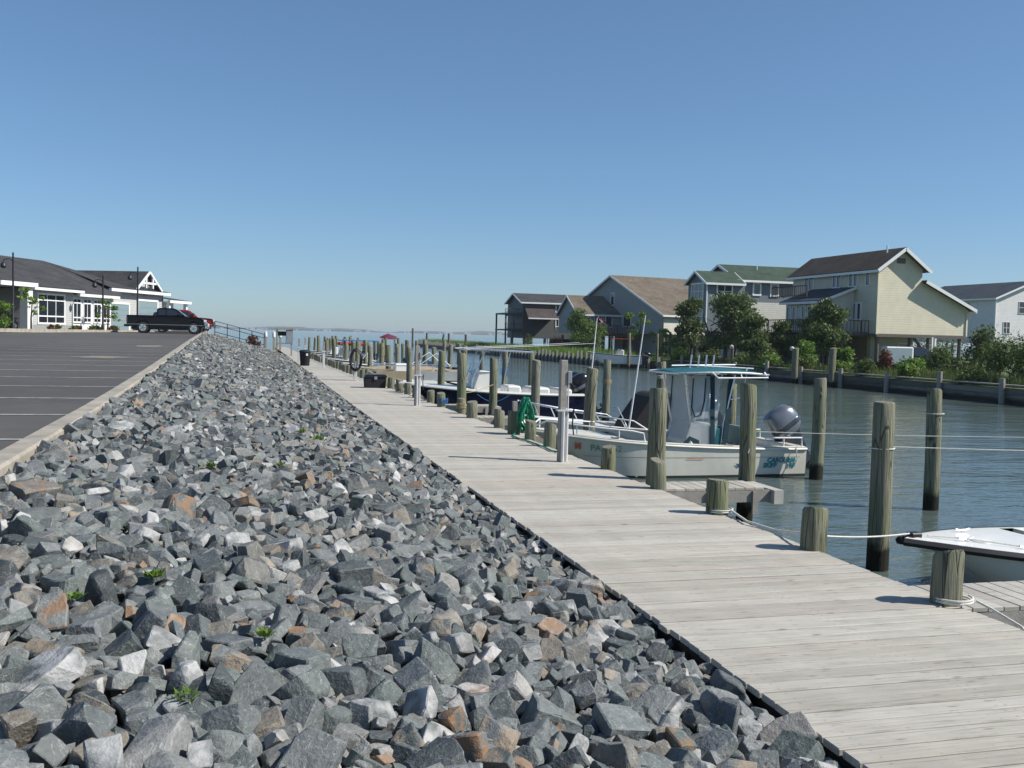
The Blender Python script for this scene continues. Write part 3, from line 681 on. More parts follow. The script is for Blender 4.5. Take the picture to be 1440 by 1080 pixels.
# hull lettering on both sides is the same design; near side faces +y of the boat
def side_pt(H, x, z, s=1, off=.012):
    t = min(.97, max(0, x/H.L)); k, c, mid, sh = H.ring(t)
    pts = [c, mid, sh]; 
    if z <= mid[2]: f = (z-c[2])/(mid[2]-c[2]); y = c[1]+(mid[1]-c[1])*f
    else: f = (z-mid[2])/(sh[2]-mid[2]); y = mid[1]+(sh[1]-mid[1])*f
    return Vector((x, s*(y+off), z))
for txt, xs, z, size, mt, sh_, bd in [('CAROLINA',.86,.285,.125,'teal_ink',.2,.005),('SKIFF',.94,.185,.125,'teal_ink',.2,.005),('198',.40,.19,.105,'teal_ink',.1,.004)]:
    p = side_pt(HA, xs, z); p2 = side_pt(HA, xs-.5, z); pz = side_pt(HA, xs, z+.1)
    text(txt, size, M[mt], A, p, p2-p, pz-p, shear=sh_, bold=bd)
p = side_pt(HA, 4.42, .52); p2 = side_pt(HA, 4.2, .52); pz = side_pt(HA, 4.42, .6)
text('PA 7162', .17, M['green_ink'], A, side_pt(HA,4.36,.50,off=.016), p2-p, pz-p)
text('M', .15, M['orange_ink'], A, side_pt(HA,4.62,.53,off=.016), p2-p, pz-p, 'sticker', bold=.01)
m = MB(); fx = [(1.45,.20),(1.52,.27),(1.36,.255),(1.28,.29),(1.28,.235),(1.16,.25),(1.10,.28),(1.12,.22),(1.09,.17),(1.18,.215),(1.26,.19),(1.30,.225),(1.38,.19),(1.40,.22)]
m.add([side_pt(HA,a+.02,b,off=.013) for a,b in fx], [(0,1,2,13),(2,3,4,13),(4,13,12,11),(4,11,10,9,5),(5,6,7,9),(7,8,9)]); m.build('fish_emblem', M['blue_ink'], A)
m = MB(); m.add([side_pt(HA,a,b,off=.013) for a,b in ((2.2,.355),(2.55,.365),(2.55,.378),(2.2,.37))], [(0,1,2,3)]); m.build('red_stripe', M['orange_ink'], A)
M['seam'] = simple('hull_seam', (.40,.39,.34), .6)
m = MB(); vs = []
for i in range(25):
    x = .15+i*.18; vs += [side_pt(HA,x,.375+.02*(i/24)**2,off=.006), side_pt(HA,x,.388+.02*(i/24)**2,off=.010)]
m.add(vs, [(2*i,2*i+1,2*i+3,2*i+2) for i in range(24)]); m.build('hull_seam', M['seam'], A)
# --- white skiff bow at the right edge
LR = 5.2; HR = Hull(LR,1.95,.50,.74,.14,t0=.42,p=2.3,chine=.80,rake=.75,flat=.6)
Rb = boat('skiff', HR, (6.12+LR*math.cos(R(3)),8.2+LR*math.sin(R(3)),0), PI+R(3), 'white skiff with black rub rail, bow only, at the right edge', M['greyhull2'] if 'greyhull2' in M else M['fibreglass'], M['black'], M['fibreglass'], td=.60, floorz=.15, rubr=.042)
p = side_pt(HR, 3.92, .42); p2 = side_pt(HR, 3.7, .42); pz = side_pt(HR, 3.92, .5)
text('VA 2', .15, M['black_ink'], Rb, side_pt(HR,3.92,.36,off=.02), p2-p, pz-p, bold=.004)
MB().box(LR-.20,LR-.08,-.05,.05,.70,.79).build('bow_chock', M['black'], Rb, bevel=.01)
for xx, yy_ in ((4.55,.12),(4.1,.42),(4.1,-.42)):
    zz_ = HR.sz(xx/LR)+.045; MB().tube([(xx-.09,yy_,zz_+.012),(xx-.04,yy_,zz_),(xx+.04,yy_,zz_),(xx+.09,yy_,zz_+.012)], .011, 6).tube([(xx,yy_,zz_-.03),(xx,yy_,zz_)],.012,6).build('cleat', M['alu'], Rb, smooth=True)
MB().lathe([(.0,0),(.09,.005),(.09,.02),(.0,.03)], (4.35,.1,HR.sz(4.35/LR)+.015)).build('deck_plate', M['whitepaint'], Rb, smooth=True)
MB().tube([(LR-.55+.04*math.cos(a),0.0,.30+.05*math.sin(a)) for a in [i*PI/5 for i in range(11)]], .008, 5).build('bow_eye', M['alu'], Rb, smooth=True)
MB().box(1.6,2.3,-.4,.4,.15,.62).build('centre_seat', M['whiteseat'], Rb, bevel=.04)
MB().tube([(4.9,0,HR.sz(.94)+.04),(4.55,.12,HR.sz(.875)+.05),(4.1,.4,HR.sz(.79)+.04),(3.6,.62,HR.sz(.69)+.035),(3.2,.90,HR.sz(.61)+.03),(3.1,1.02,HR.sz(.6)-.05),(2.95,1.1,.3)], .009, 6).build('bow_line', M['rope'], Rb, smooth=True)
outboard(Rb, .02, 0, .42, M['blackcowl'], R(8), .9)
# --- boat with the black console cover
LB = 4.75; HB = Hull(LB,1.9,.50,.82,.14,t0=.42,p=2.2,chine=.82,rake=.7,flat=.7)
Bb = boat('fishing_boat', HB, (10.6,21.6,0), PI, 'white fishing boat with black console cover and two tall poles', M['fibreglass'], M['black'], M['fibreglass'], td=.58, floorz=.14, rubr=.02)
for s in (1,-1):
    pts = []; po = []
    for i in range(10):
        t = .40+.58*i/9; b = max(.06, HB.hb(t)-.08); z = HB.sz(t)+.02; pts.append((LB*t, s*b, z+(.0 if i == 0 else .14+.16*i/9)))
        if i in (2,4,6,8): po.append(((LB*t-.12,s*b,z),pts[-1]))
    rail(Bb, pts, po, .016)
BX = lambda X: 10.6-X
m = MB(); m.prism([(BX(9.75),.15),(BX(8.45),.15),(BX(8.42),.56),(BX(8.95),1.32),(BX(9.15),1.36),(BX(9.75),1.30)], (-.48,.48)); m.build('console_cover', M['blackcloth'], Bb, bevel=.06)
MB().prism([(BX(10.2),.15),(BX(9.85),.15),(BX(9.8),.62),(BX(10.0),.86),(BX(10.2),.80)], (-.5,.5)).build('seat_cover', M['blackcloth'], Bb, bevel=.06)
outboard(Bb, .02, 0, .48, M['silvercowl'], R(-45), 1.25, M['cowl'])
for k, (xb, yb, xt, zt) in enumerate(((BX(8.28),.86,BX(8.60),3.1),(BX(7.75),-.5,BX(7.95),3.05))):
    MB().tube([(xb,yb,.55),(xb+(xt-xb)*.5,yb,1.8),(xt,yb,zt)], [.02,.017,.009], 6).build('fishing_pole', M['whitepaint'], Bb, smooth=True)
MB().tube([(BX(8.28),.86,.56),(BX(8.05),.75,1.05)], .012, 6).build('pole_brace', M['alu'], Bb, smooth=True)
# --- navy centre console
LC = 5.65; HC = Hull(LC,2.2,.80,1.08,.2,t0=.42,p=2.3,chine=.82,rake=.8,flat=.8)
Cb = boat('centre_console_boat', HC, (10.2,30.3,0), PI, 'navy blue centre console boat with white gunwale and folded outriggers', M['navy'], M['fibreglass'], M['fibreglass'], td=.62, floorz=.3, rubr=.035)
CX = lambda X: 10.2-X
m = MB(); m.prism([(CX(7.55),.3),(CX(6.75),.3),(CX(6.75),.95),(CX(6.95),1.5),(CX(7.55),1.42)], (-.45,.45)); m.build('console', M['fibreglass'], Cb, bevel=.05)
MB().prism([(CX(6.73),1.0),(CX(6.93),1.5),(CX(6.98),1.72),(CX(6.95),1.72),(CX(6.89),1.5),(CX(6.70),1.0)], (-.42,.42)).build('windscreen', M['vinyl'], Cb)
for s in (1,-1):
    m = MB(); m.tube([(CX(6.7),s*.48,.3),(CX(6.72),s*.5,1.2),(CX(7.1),s*.55,2.1)], .022, 8); m.tube([(CX(7.7),s*.48,.3),(CX(7.75),s*.5,1.3),(CX(7.9),s*.55,2.1)], .022, 8); m.build('top_leg', M['alu'], Cb, smooth=True)
    MB().tube([(CX(7.2),s*.7,2.06),(CX(6.4),s*.72,2.14),(CX(9.4),s*.75,2.32),(CX(10.6),s*.78,2.40)], [.012,.012,.009,.006], 6).build('outrigger', M['whitepaint'], Cb, smooth=True)
hp = [(CX(8.6),-.7,2.08),(CX(8.6),.7,2.08),(CX(7.6),.78,2.12),(CX(6.55),.7,2.12),(CX(6.4),0,2.12),(CX(6.55),-.7,2.12),(CX(7.6),-.78,2.12)]
MB().tube(hp+[hp[0]], .026, 8).build('top_frame', M['alu'], Cb, smooth=True)
MB().box(CX(8.5),CX(6.6),-.68,.68,2.11,2.145).build('canvas_top', M['blackcloth'], Cb, bevel=.01)
MB().box(CX(8.3),CX(7.85),-.45,.45,.3,1.02).build('leaning_post', M['whiteseat'], Cb, bevel=.05)
MB().box(CX(9.2),CX(8.6),-.6,.6,.3,.98).build('fish_box', M['fibreglass'], Cb, bevel=.06)
MB().box(CX(9.9),CX(9.5),-.7,.7,.3,.95).build('stern_seat', M['whiteseat'], Cb, bevel=.06)
for s in (1,-1): outboard(Cb, -.02, s*.38, .62, M['blackcowl'], R(-30), 1.15, M['silvercowl'])
MB().tube([(CX(6.4),.05,1.0),(CX(6.2),.1,1.05),(CX(6.0),.05,1.1)],.03,6).build('anchor', M['black'], Cb, smooth=True)
MB().tube([side_pt(HC, LC*.52+.9*(i/8-.5)*2*.55, .78-.22*math.sin(PI*i/8), off=.03) for i in range(9)], .013, 6).build('fender_line', M['rope_b'], Cb, smooth=True)
# --- pontoon boat with tan sides
Pb = empty('pontoon_boat', (9.4,42.4,0), PI, 'pontoon boat with tan side panels and pale rails', 'boat')
for s in (1,-1): MB().tube([(0,s*.85,.12),(4.0,s*.85,.12),(4.4,s*.85,.22),(4.6,s*.85,.36)], [.26,.26,.18,.04], 12).build('pontoon', M['alu'], Pb, smooth=True)
MB().box(0,4.5,-1.15,1.15,.42,.55).build('platform', M['fibreglass'], Pb, bevel=.02)
for i in range(3):
    MB().box(.15+i*1.3,1.3+i*1.3,1.02,1.06,.60,.98).build('side_panel', M['tan'] if i == 2 else M['greyhull'], Pb); MB().box(.15+i*1.3,1.3+i*1.3,-1.06,-1.02,.60,.98).build('side_panel', M['tan'], Pb)
for s in (1,-1):
    rail(Pb, [(.1,s*1.04,.55),(.1,s*1.04,1.2),(4.1,s*1.04,1.2),(4.1,s*1.04,.55)], [((x,s*1.04,.55),(x,s*1.04,1.2)) for x in (1.4,2.7)], .022, 'side_rail')
    MB().tube([(1.0,s*.9,1.2),(1.6,s*.9,1.75),(2.4,s*.9,1.2)], .018, 6).build('bimini_bow', M['whitepaint'], Pb, smooth=True)
MB().box(.3,1.1,-.95,.95,.55,1.0).build('bench', M['tan'], Pb, bevel=.05)
MB().box(2.6,3.2,-.9,-.2,.55,1.25).build('helm', M['fibreglass'], Pb, bevel=.05)
outboard(Pb, 0, 0, .42, M['blackcowl'], 0, .9)
# --- tan covered boat, open white boats farther along
HD = Hull(4.6,1.9,.62,.85,.15)
Db = boat('covered_boat', HD, (9.4,46.6,0), PI, 'boat under a long tan cover past the pontoon boat', M['fibreglass'], M['black'], td=.6)
rr = []
for i in range(9):
    t = .02+.9*i/8; b = HD.hb(t)+.02; z = HD.sz(t); h = .32*math.sin(PI*min(1,.25+t*.75))+.05
    rr.append([(4.6*t,-b,z-.1),(4.6*t,-b*.9,z+.1),(4.6*t,-b*.4,z+h),(4.6*t,b*.4,z+h),(4.6*t,b*.9,z+.1),(4.6*t,b,z-.1)])
MB().loft(rr).build('tan_cover', M['tan'], Db, smooth=True)
outboard(Db, 0, 0, .45, M['blackcowl'], R(15), .95)
HE = Hull(4.8,1.9,.6,.85,.15)
far_boats = [('runabout',(9.2,52.2,0),'white runabout with a raked windscreen beyond the black hose reel','win'),('runabout',(9.0,58.5,0),'small white boat with windscreen halfway along the far slips','win'),
    ('open_boat',(9.6,63.2,0),'open white boat with a white console in the far slips','con'),('open_boat',(9.0,68.4,0),'far open boat under a flat blue canopy','blue'),
    ('open_boat',(9.3,76.0,0),'far white boat with a red cover past the blue canopy','redc'),('open_boat',(9.3,84.0,0),'farthest white boat but one along the boardwalk','con'),('open_boat',(9.3,92.0,0),'farthest white boat at the end of the boardwalk','win')]
for nm, lc, lb, kd in far_boats:
    b_ = boat(nm, HE, lc, PI, lb, M['fibreglass'], M['black'], td=.55)
    if kd == 'win':
        MB().prism([(2.6,.7),(2.75,.7),(2.35,1.25),(2.25,1.25)], (-.8,.8)).build('windscreen', M['glass'], b_)
        MB().tube([(2.7,-.82,.72),(2.3,-.82,1.27),(2.3,.82,1.27),(2.7,.82,.72)], .022, 6).build('windscreen_frame', M['whitepaint'], b_, smooth=True)
        MB().box(1.2,1.7,-.7,.7,.2,.85).build('seat', M['whiteseat'], b_, bevel=.04)
    else:
        MB().prism([(1.9,.15),(2.6,.15),(2.6,.8),(2.4,1.3),(1.9,1.2)], (-.4,.4)).build('console', M['fibreglass'], b_, bevel=.05)
    if kd == 'blue':
        MB().box(.3,2.9,-.95,.95,1.93,1.985).build('canopy', M['blue'], b_, bevel=.015)
        for xx in (.5,2.7):
            for s in (1,-1): MB().tube([(xx,s*.8,.6),(xx,s*.85,1.93)], .02, 6).build('canopy_post', M['alu'], b_, smooth=True)
    if kd == 'redc': MB().box(.6,2.6,-.8,.8,1.5,1.75).build('cover', M['red'], b_, bevel=.1)
    outboard(b_, 0, 0, .45, M['blackcowl'], R(15), .9)
# magenta covered personal watercraft on a lift
pw = empty('personal_watercraft', (16.4,112,.6), PI, 'magenta covered personal watercraft on a lift behind the blue canopy', 'watercraft')
MB().loft([[(x,-b,z0),(x,-b*.6,z1),(x,0,z2),(x,b*.6,z1),(x,b,z0)] for x,b,z0,z1,z2 in ((0,.5,1.7,2.1,2.15),(.7,.6,1.7,2.2,2.35),(1.4,.55,1.7,2.35,2.6),(2.0,.45,1.75,2.2,2.35),(2.7,.12,1.9,2.0,2.05))]).build('cover', M['magenta'], pw, smooth=True)
for s in (1,-1): MB().tube([(.3,s*.5,-1),(.3,s*.5,1.75)], .06, 8).tube([(2.0,s*.5,-1),(2.0,s*.5,1.75)], .06, 8).build('lift_post', M['pile'], pw, smooth=True)
pw.scale = (.7,.7,.7); MB().box(.1,2.4,-.55,.55,1.62,1.70).build('cradle', M['alu'], pw)
bp = empty('personal_watercraft', (12.2,60,0), R(160), 'low blue covered watercraft afloat beyond the pontoon boat', 'watercraft')
MB().loft([[(x,-b,z0),(x,-b*.6,z1),(x,0,z2),(x,b*.6,z1),(x,b,z0)] for x,b,z0,z1,z2 in ((0,.5,-.05,.4,.5),(.8,.6,-.05,.55,.7),(1.6,.55,-.05,.7,.95),(2.2,.45,.05,.5,.65),(3.0,.1,.3,.42,.45))]).build('cover', simple('blue_cover', (.015,.04,.10), .6), bp, smooth=True)
# ================================================================ THINGS ON THE BOARDWALK
def pedestal(x, y, h, label, s=1.):
    o = empty('power_pedestal', (x,y,DK), 0, label, 'pedestal', 'dock power pedestals')
    MB().box(-.055,.045,-.055,.055,0,h).build('timber_post', M['greywood'], o, bevel=.006)
    hh = h*.5
    MB().tube([(.065,-.02,0),(.065,-.02,hh)], .028, 8).build('conduit', M['galvpipe'], o, smooth=True)
    MB().tube([(-.01,-.075,0),(-.01,-.075,hh)], .026, 8).build('conduit', M['galvpipe'], o, smooth=True)
    MB().box(-.10,.12,-.1,.02,hh,hh+.02).build('shelf_plate', M['galvpipe'], o)
    MB().tube([(.07,-.03,hh),(.07,-.03,h-.32)], .012, 6).build('wire_conduit', M['galvpipe'], o, smooth=True)
    MB().box(.045,.11,-.075,.0,h-.34,h-.16).build('outlet_box', M['grey'], o, bevel=.008)
    MB().tube([(.12,-.04,hh-.05),(.16,-.05,hh+.03),(.14,-.05,hh-.18),(.17,-.03,hh-.35)], .012, 6).build('water_tap', M['black'], o, smooth=True)
    return o
M['galvpipe'] = simple('galvanised_pipe', (.66,.66,.65), .42, metal=.25, var=.08)
pedestal(4.52,13.95,1.50,'tall timber power post with two pale conduits beside the teal-topped skiff bow')
pedestal(4.20,25.0,1.52,'timber power post with conduits near the navy boat bow')
for x, y, h, lb in [(3.72,50.0,1.3,'pale narrow power post past the hose reel on the boardwalk'),(3.6,64.0,1.35,'farthest pale power post on the right of the boardwalk'),(2.9,57.5,1.35,'pale post on the left edge of the boardwalk behind the trash can')]:
    o = empty('power_pedestal', (x,y,DK), 0, lb, 'pedestal', 'dock power pedestals')
    MB().box(-.06,.06,-.06,.06,0,h*.62).build('post', M['galvpipe'], o, bevel=.01); MB().box(-.05,.05,-.05,.05,h*.62,h).build('timber_post', M['greywood'], o); MB().box(-.1,.1,-.09,.09,h*.6,h*.64).build('shelf_plate', M['galvpipe'], o)
MB_ = MB(); o = empty('marker_post', (5.32,12.15,0), 0, 'thin short grey post beside the tall piling at the finger pier', 'post'); MB().box(-.04,.04,-.04,.04,.3,1.1).build('post', M['greywood'], o, bevel=.006)
# green hose coiled on its post
hs = empty('hose_post', (dR(18.0)-.04,17.95,0), 0, 'short timber post holding a coiled green hose', 'post')
MB().box(-.10,.10,-.09,.09,-.5,1.18).build('post', M['pile'], hs, bevel=.01); MB().box(-.03,.05,-.05,.05,1.18,1.36).build('peg', M['greywood'], hs)
ho = empty('garden_hose', (dR(18.0)+.12,17.80,DK), 0, 'bright green garden hose hanging in long coils on a post', 'hose')
q = random.Random(21)
for k in range(12):
    cx = q.uniform(-.05,.05); wv = q.uniform(.09,.19); top = q.uniform(.58,.70); bot = q.uniform(.02,.20); dy = -.012*k
    pts = [(cx+wv*math.sin(2*PI*i/20)*(.65+.35*math.cos(2*PI*i/20+PI)), dy+.015*math.sin(3*i), (top+bot)/2+(top-bot)/2*math.cos(2*PI*i/20)) for i in range(21)]
    MB().tube(pts, .019, 6).build('coil', M['hose'], ho, smooth=True)
MB().tube([(-.12,.0,.2),(-.2,-.08,.03),(-.3,-.3,.02),(-.34,-.7,.02),(-.28,-1.4,.02),(-.26,-2.2,.02),(-.30,-2.7,.02),(-.22,-2.85,.02)], .014, 6).build('hose_end', M['hose'], ho, smooth=True)
# dark hose reel on a post
hr = empty('hose_reel', (3.98,37.6,DK), 0, 'black coiled hose hung on a pale post past the dock box', 'hose')
MB().box(-.06,.06,-.06,.06,0,.72).build('post', M['galvpipe'], hr, bevel=.01)
for k in range(7):
    a0 = q.uniform(-.15,.15); rx = q.uniform(.16,.24); rz_ = q.uniform(.3,.44)
    MB().tube([(rx*math.cos(2*PI*i/16+a0), -.08-.02*k, .78+rz_*math.sin(2*PI*i/16)) for i in range(17)], .022, 6).build('coil', M['black'], hr, smooth=True)
# dock box
db = empty('dock_box', (4.12,32.9,DK), 0, 'black plastic dock box with a lid on the boardwalk', 'storage box')
MB().loft([[(-.42,-.27,0),(.42,-.27,0),(.42,.27,0),(-.42,.27,0)],[(-.45,-.3,.36),(.45,-.3,.36),(.45,.3,.36),(-.45,.3,.36)]]).build('bin', M['blackcloth'], db, bevel=.015)
MB().loft([[(-.48,-.33,.365),(.48,-.33,.365),(.48,.33,.365),(-.48,.33,.365)],[(-.48,-.33,.41),(.48,-.33,.41),(.48,.33,.41),(-.48,.33,.41)],[(-.42,-.27,.47),(.42,-.27,.47),(.42,.27,.47),(-.42,.27,.47)]]).build('lid', M['blackcowl'], db, bevel=.01)
MB().box(-.06,.06,-.345,-.33,.30,.40).build('latch', M['grey'], db); db.scale = (.78,.8,.95)
# trash can
tc = empty('trash_can', (2.95,52.5,DK), 0, 'black trash can with a dark lid and white sticker on the boardwalk', 'trash can')
MB().lathe([(.0,0),(.22,0),(.235,.02),(.275,.66),(.29,.68),(.29,.71),(.27,.71),(.0,.70)], n=20).build('bin', M['blackcloth'], tc, smooth=True)
MB().lathe([(.31,.70),(.315,.74),(.26,.80),(.1,.83),(.0,.83)], n=20).build('lid', simple('dark_green_lid', (.012,.03,.03), .5), tc, smooth=True)
MB().box(.04,.14,-.282,-.262,.52,.64).build('sticker', M['whitepaint'], tc)
# fish cleaning stand
fs_ = empty('cleaning_station', (2.6,72,DK), 0, 'grey cleaning station with a flat roof on white posts at the far boardwalk', 'station')
for xx in (-.5,.5):
    for yy_ in (-.35,.35): MB().box(xx-.04,xx+.04,yy_-.04,yy_+.04,0,1.85).build('post', M['greywood'], fs_)
MB().box(-.55,.55,-.42,.42,.82,.9).build('counter', M['grey'], fs_); MB().box(.12,.58,-.44,.44,.92,1.84).build('side_panel', M['grey'], fs_); MB().box(-.66,.66,-.5,.5,1.86,1.95).build('roof', M['tan'], fs_); MB().box(-.45,.1,-.3,.3,1.4,1.7).build('cabinet', M['blackcloth'], fs_)
for k, (x, y) in enumerate(((2.3,88),(2.9,90),(1.7,92))):
    o = empty('dock_post', (x,y,.4), 0, ['white topped tan post at the far end of the boardwalk, left of the station','white topped tan post nearest the cleaning station roof','white topped tan post farthest left by the railing'][k], 'post', 'white topped posts at the far end')
    MB().box(-.09,.09,-.09,.09,0,1.5).build('post', M['tan'], o); MB().lathe([(.13,1.5),(.15,1.6),(.12,1.95),(0,2.0)], n=10).build('cap', M['whitepaint'], o, smooth=True)
# ropes
def rope(pts, label, mat='rope', r=.009, sag=0):
    P = [Vector(p) for p in pts]
    if sag and len(P) == 2:
        a, b = P; P = [a+(b-a)*t-Vector((0,0,4*sag*t*(1-t))) for t in [i/16 for i in range(17)]]
    return tag(MB().tube(P, r, 6).build('mooring_rope', M[mat], None, smooth=True), label, 'rope', 'mooring ropes')
rope([(7.08,13.1,1.28),(13.2,10.8,1.42)], 'white line stretched from the leaning piling across to the right',sag=.04,r=.0055)
rope([(7.2,9.9,1.42),(14.5,7.6,1.52)], 'white line stretched right from the nearest tall piling',sag=.03,r=.0055)
def ring_rope(x, y, z, r, n, label, mat='rope', sp=.03):
    pts = [(x+r*math.cos(2*PI*i/14), y+r*math.sin(2*PI*i/14), z+sp*i/14) for i in range(14*n+1)]
    return rope(pts, label, mat, .0075)
ring_rope(7.07,9.9,1.40,.138,1,'rope loop round the nearest tall piling',sp=.01)
ring_rope(10.5,13.4,1.52,.138,1,'thin rope band near the top of the piling at right',sp=.01)
ring_rope(10.5,24.2,1.55,.14,3,'white rope band on the thin far piling left of the teal canopy')
ring_rope(10.5,28.2,1.2,.145,4,'tan rope coils on the piling left of the leaning poles','rope_y')
ring_rope(10.5,40.5,.9,.18,6,'blue rope coils on the thin piling behind the navy boat','rope_b',.05)
ring_rope(dR(22.6),22.6,.86,.115,4,'tan rope round the thin stub piling','rope_y',.035)
ring_rope(dR(24.6),24.6,.82,.135,5,'blue rope coils round a stub piling by the navy boat','rope_b',.03)
ring_rope(dR(6.0)-.02,6.0,.765,.135,2,'pale rope round the foot of the stub piling by the right skiff',sp=.02)
ring_rope(dR(9.62)-.02,9.62,.765,.135,2,'pale rope round the foot of the stub piling before the leaning piling',sp=.02)
rope([(dR(9.62)+.05,9.5,.80),(4.9,9.0,.78),(4.98,8.6,.77),(dR(7.85),7.97,.86)], 'white rope lying along the deck edge between two stub pilings', r=.012)
rope([(dR(7.85)+.12,7.85,.86),(6.2,8.2,.78)], 'thin dark line from a stub piling to the right skiff bow','rope',.009,.02)
rope([(dR(6.0)+.1,5.9,.79),(5.05,5.75,.77),(5.12,5.55,.70),(5.1,5.4,.60)], 'loose rope tail hanging off the deck by the right skiff')
rope([(4.55,28.2,.82),(5.2,29.9,1.1)], 'white dock line to the navy bow',sag=.06)
rope([(5.67,26.3,1.0),(6.75,27.2,1.2)], 'tan line tied between the two pilings by the navy hull','rope_y',sag=.05)
rope([(4.98,17.4,.80),(5.3,18.0,.90)], 'white bow line from the boardwalk to the teal-topped skiff')
rope([(10.3,17.05,.62),(10.25,17.0,.5),(10.28,17.0,.35),(10.22,17.0,.2)], 'short white rope dangling from the stern quarter of the teal-topped skiff')
rope([(7.0,12.95,1.5),(7.02,12.95,1.56),(7.05,12.94,1.48),(7.06,12.94,1.1),(7.02,12.94,.98)], 'white rope hanging down the leaning piling')
# weeds among the stones
def weed(x, y, s, label, seed):
    s *= .62
    qq = random.Random(seed); V_ = []; F_ = []
    for k in range(80):
        a = qq.uniform(0,6.28); l = s*qq.uniform(.5,1.1); el = qq.uniform(.2,1.3); b = Vector((qq.gauss(0,.25)*s, qq.gauss(0,.25)*s, 0)); d = Vector((math.cos(a)*math.cos(el), math.sin(a)*math.cos(el), math.sin(el)*.8)); sd = Vector((-math.sin(a), math.cos(a), 0))*l*.13
        o = len(V_); V_ += [b, b+d*l*.5+sd, b+d*l, b+d*l*.5-sd]; F_.append((o,o+1,o+2,o+3))
    m = MB().add(V_, F_); o = m.build('weed', M['leaf_bright'], None, fix=False); o.location = (x, y, bankZ(x,y)+.07)
    at = o.data.attributes.new('rnd','FLOAT','FACE'); at.data.foreach_set('value', [qq.random() for _ in F_])
    return tag(o, label, 'weed', 'weeds growing among the stones')
for i, (x,y,s,lb) in enumerate([(.95,13.6,.22,'largest green weed patch, mid slope among the stones'),(.78,14.4,.14,'small weed touching the largest weed patch'),(-.3,9.6,.12,'green weed tuft on the upper stones ahead of the kerb'),(.35,10.4,.09,'tiny weed on the middle of the slope'),(-.45,5.4,.11,'bright weed tuft at mid left of the near stones'),(-.75,4.9,.08,'small weed at far left of the near stones'),(.1,4.55,.09,'weed tuft between large stones left of centre'),(-.2,3.7,.10,'weed tuft low in the near stones at left'),(1.5,20.,.14,'weed tuft beside the boardwalk halfway up')]): weed(x,y,s,lb,50+i)
# ================================================================ FAR BANK
def m_siding(name, c, pitch=.18, depth=.5, vertical=False, var=.05):
    t = NT(name); v = t.coord('Object'); sx = t.node('ShaderNodeSeparateXYZ'); t.set(sx.inputs[0], v)
    if vertical: src = t.math('ADD', sx.outputs['X'], sx.outputs['Y'])
    else: src = sx.outputs['Z']
    f = t.math('FRACT', t.math('DIVIDE', src, pitch))
    nz = t.noise(v, 1.3, 5, .65)
    cc = t.ramp(nz, [(.3, tuple(x*(1-var*2) for x in c)), (.7, tuple(min(1,x*(1+var)) for x in c))])
    h = f if not vertical else t.ramp(f, [(.0,(1,1,1)),(.14,(1,1,1)),(.18,(0,0,0)),(1,(0,0,0))])
    t.bump(t.math('MULTIPLY', t.math('SUBTRACT', 1., h) if not vertical else h, 1.), depth, .05)
    return t.fin(cc, .6)
def m_shingle(name, c, var=.25):
    t = NT(name); v = t.coord('Object'); br = t.node('ShaderNodeTexBrick', {'Scale': 1.0, 'Mortar Size': .012, 'Brick Width': .33, 'Row Height': .14, 'Color1': (.75,.75,.75), 'Color2': (1.15,1.15,1.15), 'Mortar': (.6,.6,.6)})
    sx = t.node('ShaderNodeSeparateXYZ'); t.set(sx.inputs[0], v); cx = t.node('ShaderNodeCombineXYZ'); t.set(cx.inputs[0], t.math('ADD', sx.outputs[0], sx.outputs[1])); t.set(cx.inputs[1], t.math('MULTIPLY', sx.outputs[2], 1.8)); t.set(br.inputs['Vector'], cx.outputs[0])
    a = t.noise(v, .8, 4, .65); b = t.noise(v, 14, 2, .6)
    cc = t.ramp(a, [(.3, tuple(x*(1-var) for x in c)), (.7, tuple(x*(1+var) for x in c))])
    cc = t.mix(.7, cc, br.outputs['Color'], 'MULTIPLY'); cc = t.mix(.4, cc, t.ramp(b, [(.3,(.6,.6,.6)),(.7,(1.3,1.3,1.3))]), 'MULTIPLY')
    t.bump(br.outputs['Fac'], .3, .02); return t.fin(cc, .9, 0, .2)
M['yellow'] = m_siding('pale_yellow_siding', (.60,.555,.41)); M['bluegrey'] = m_siding('blue_grey_board', (.15,.178,.192), .3, .6, True); M['whitesid'] = m_siding('white_siding', (.64,.64,.62)); M['creamsid'] = m_siding('cream_siding', (.62,.59,.50)); M['greysid'] = m_siding('grey_siding', (.30,.30,.28))
M['darksid'] = m_siding('dark_green_grey_siding', (.065,.072,.066), .16); M['clubsid'] = m_siding('club_grey_siding', (.45,.45,.43), .16, .9)
M['lowersid'] = m_siding('buff_siding', (.44,.43,.38), .2, .9); M['trim'] = simple('white_trim', (.80,.80,.78), .5, var=.03)
M['rf_brown'] = m_shingle('brown_shingle', (.10,.078,.06)); M['rf_tan'] = m_shingle('tan_shingle', (.17,.14,.105)); M['rf_green'] = m_shingle('green_shingle', (.055,.085,.06)); M['rf_slate'] = m_shingle('slate_shingle', (.055,.07,.085)); M['rf_dark'] = m_shingle('charcoal_shingle', (.062,.062,.064)); M['rf_plum'] = m_shingle('plum_shingle', (.085,.068,.065))
M['deckred'] = simple('red_brown_deck', (.10,.045,.03), .85, var=.3, scale=3); M['deckbrown'] = simple('dark_deck_timber', (.07,.055,.045), .85, var=.3, scale=3)
M['garage'] = simple('blue_grey_door', (.22,.30,.32), .5, var=.06); M['stilt'] = simple('stilt_timber', (.13,.11,.085), .85, var=.25)
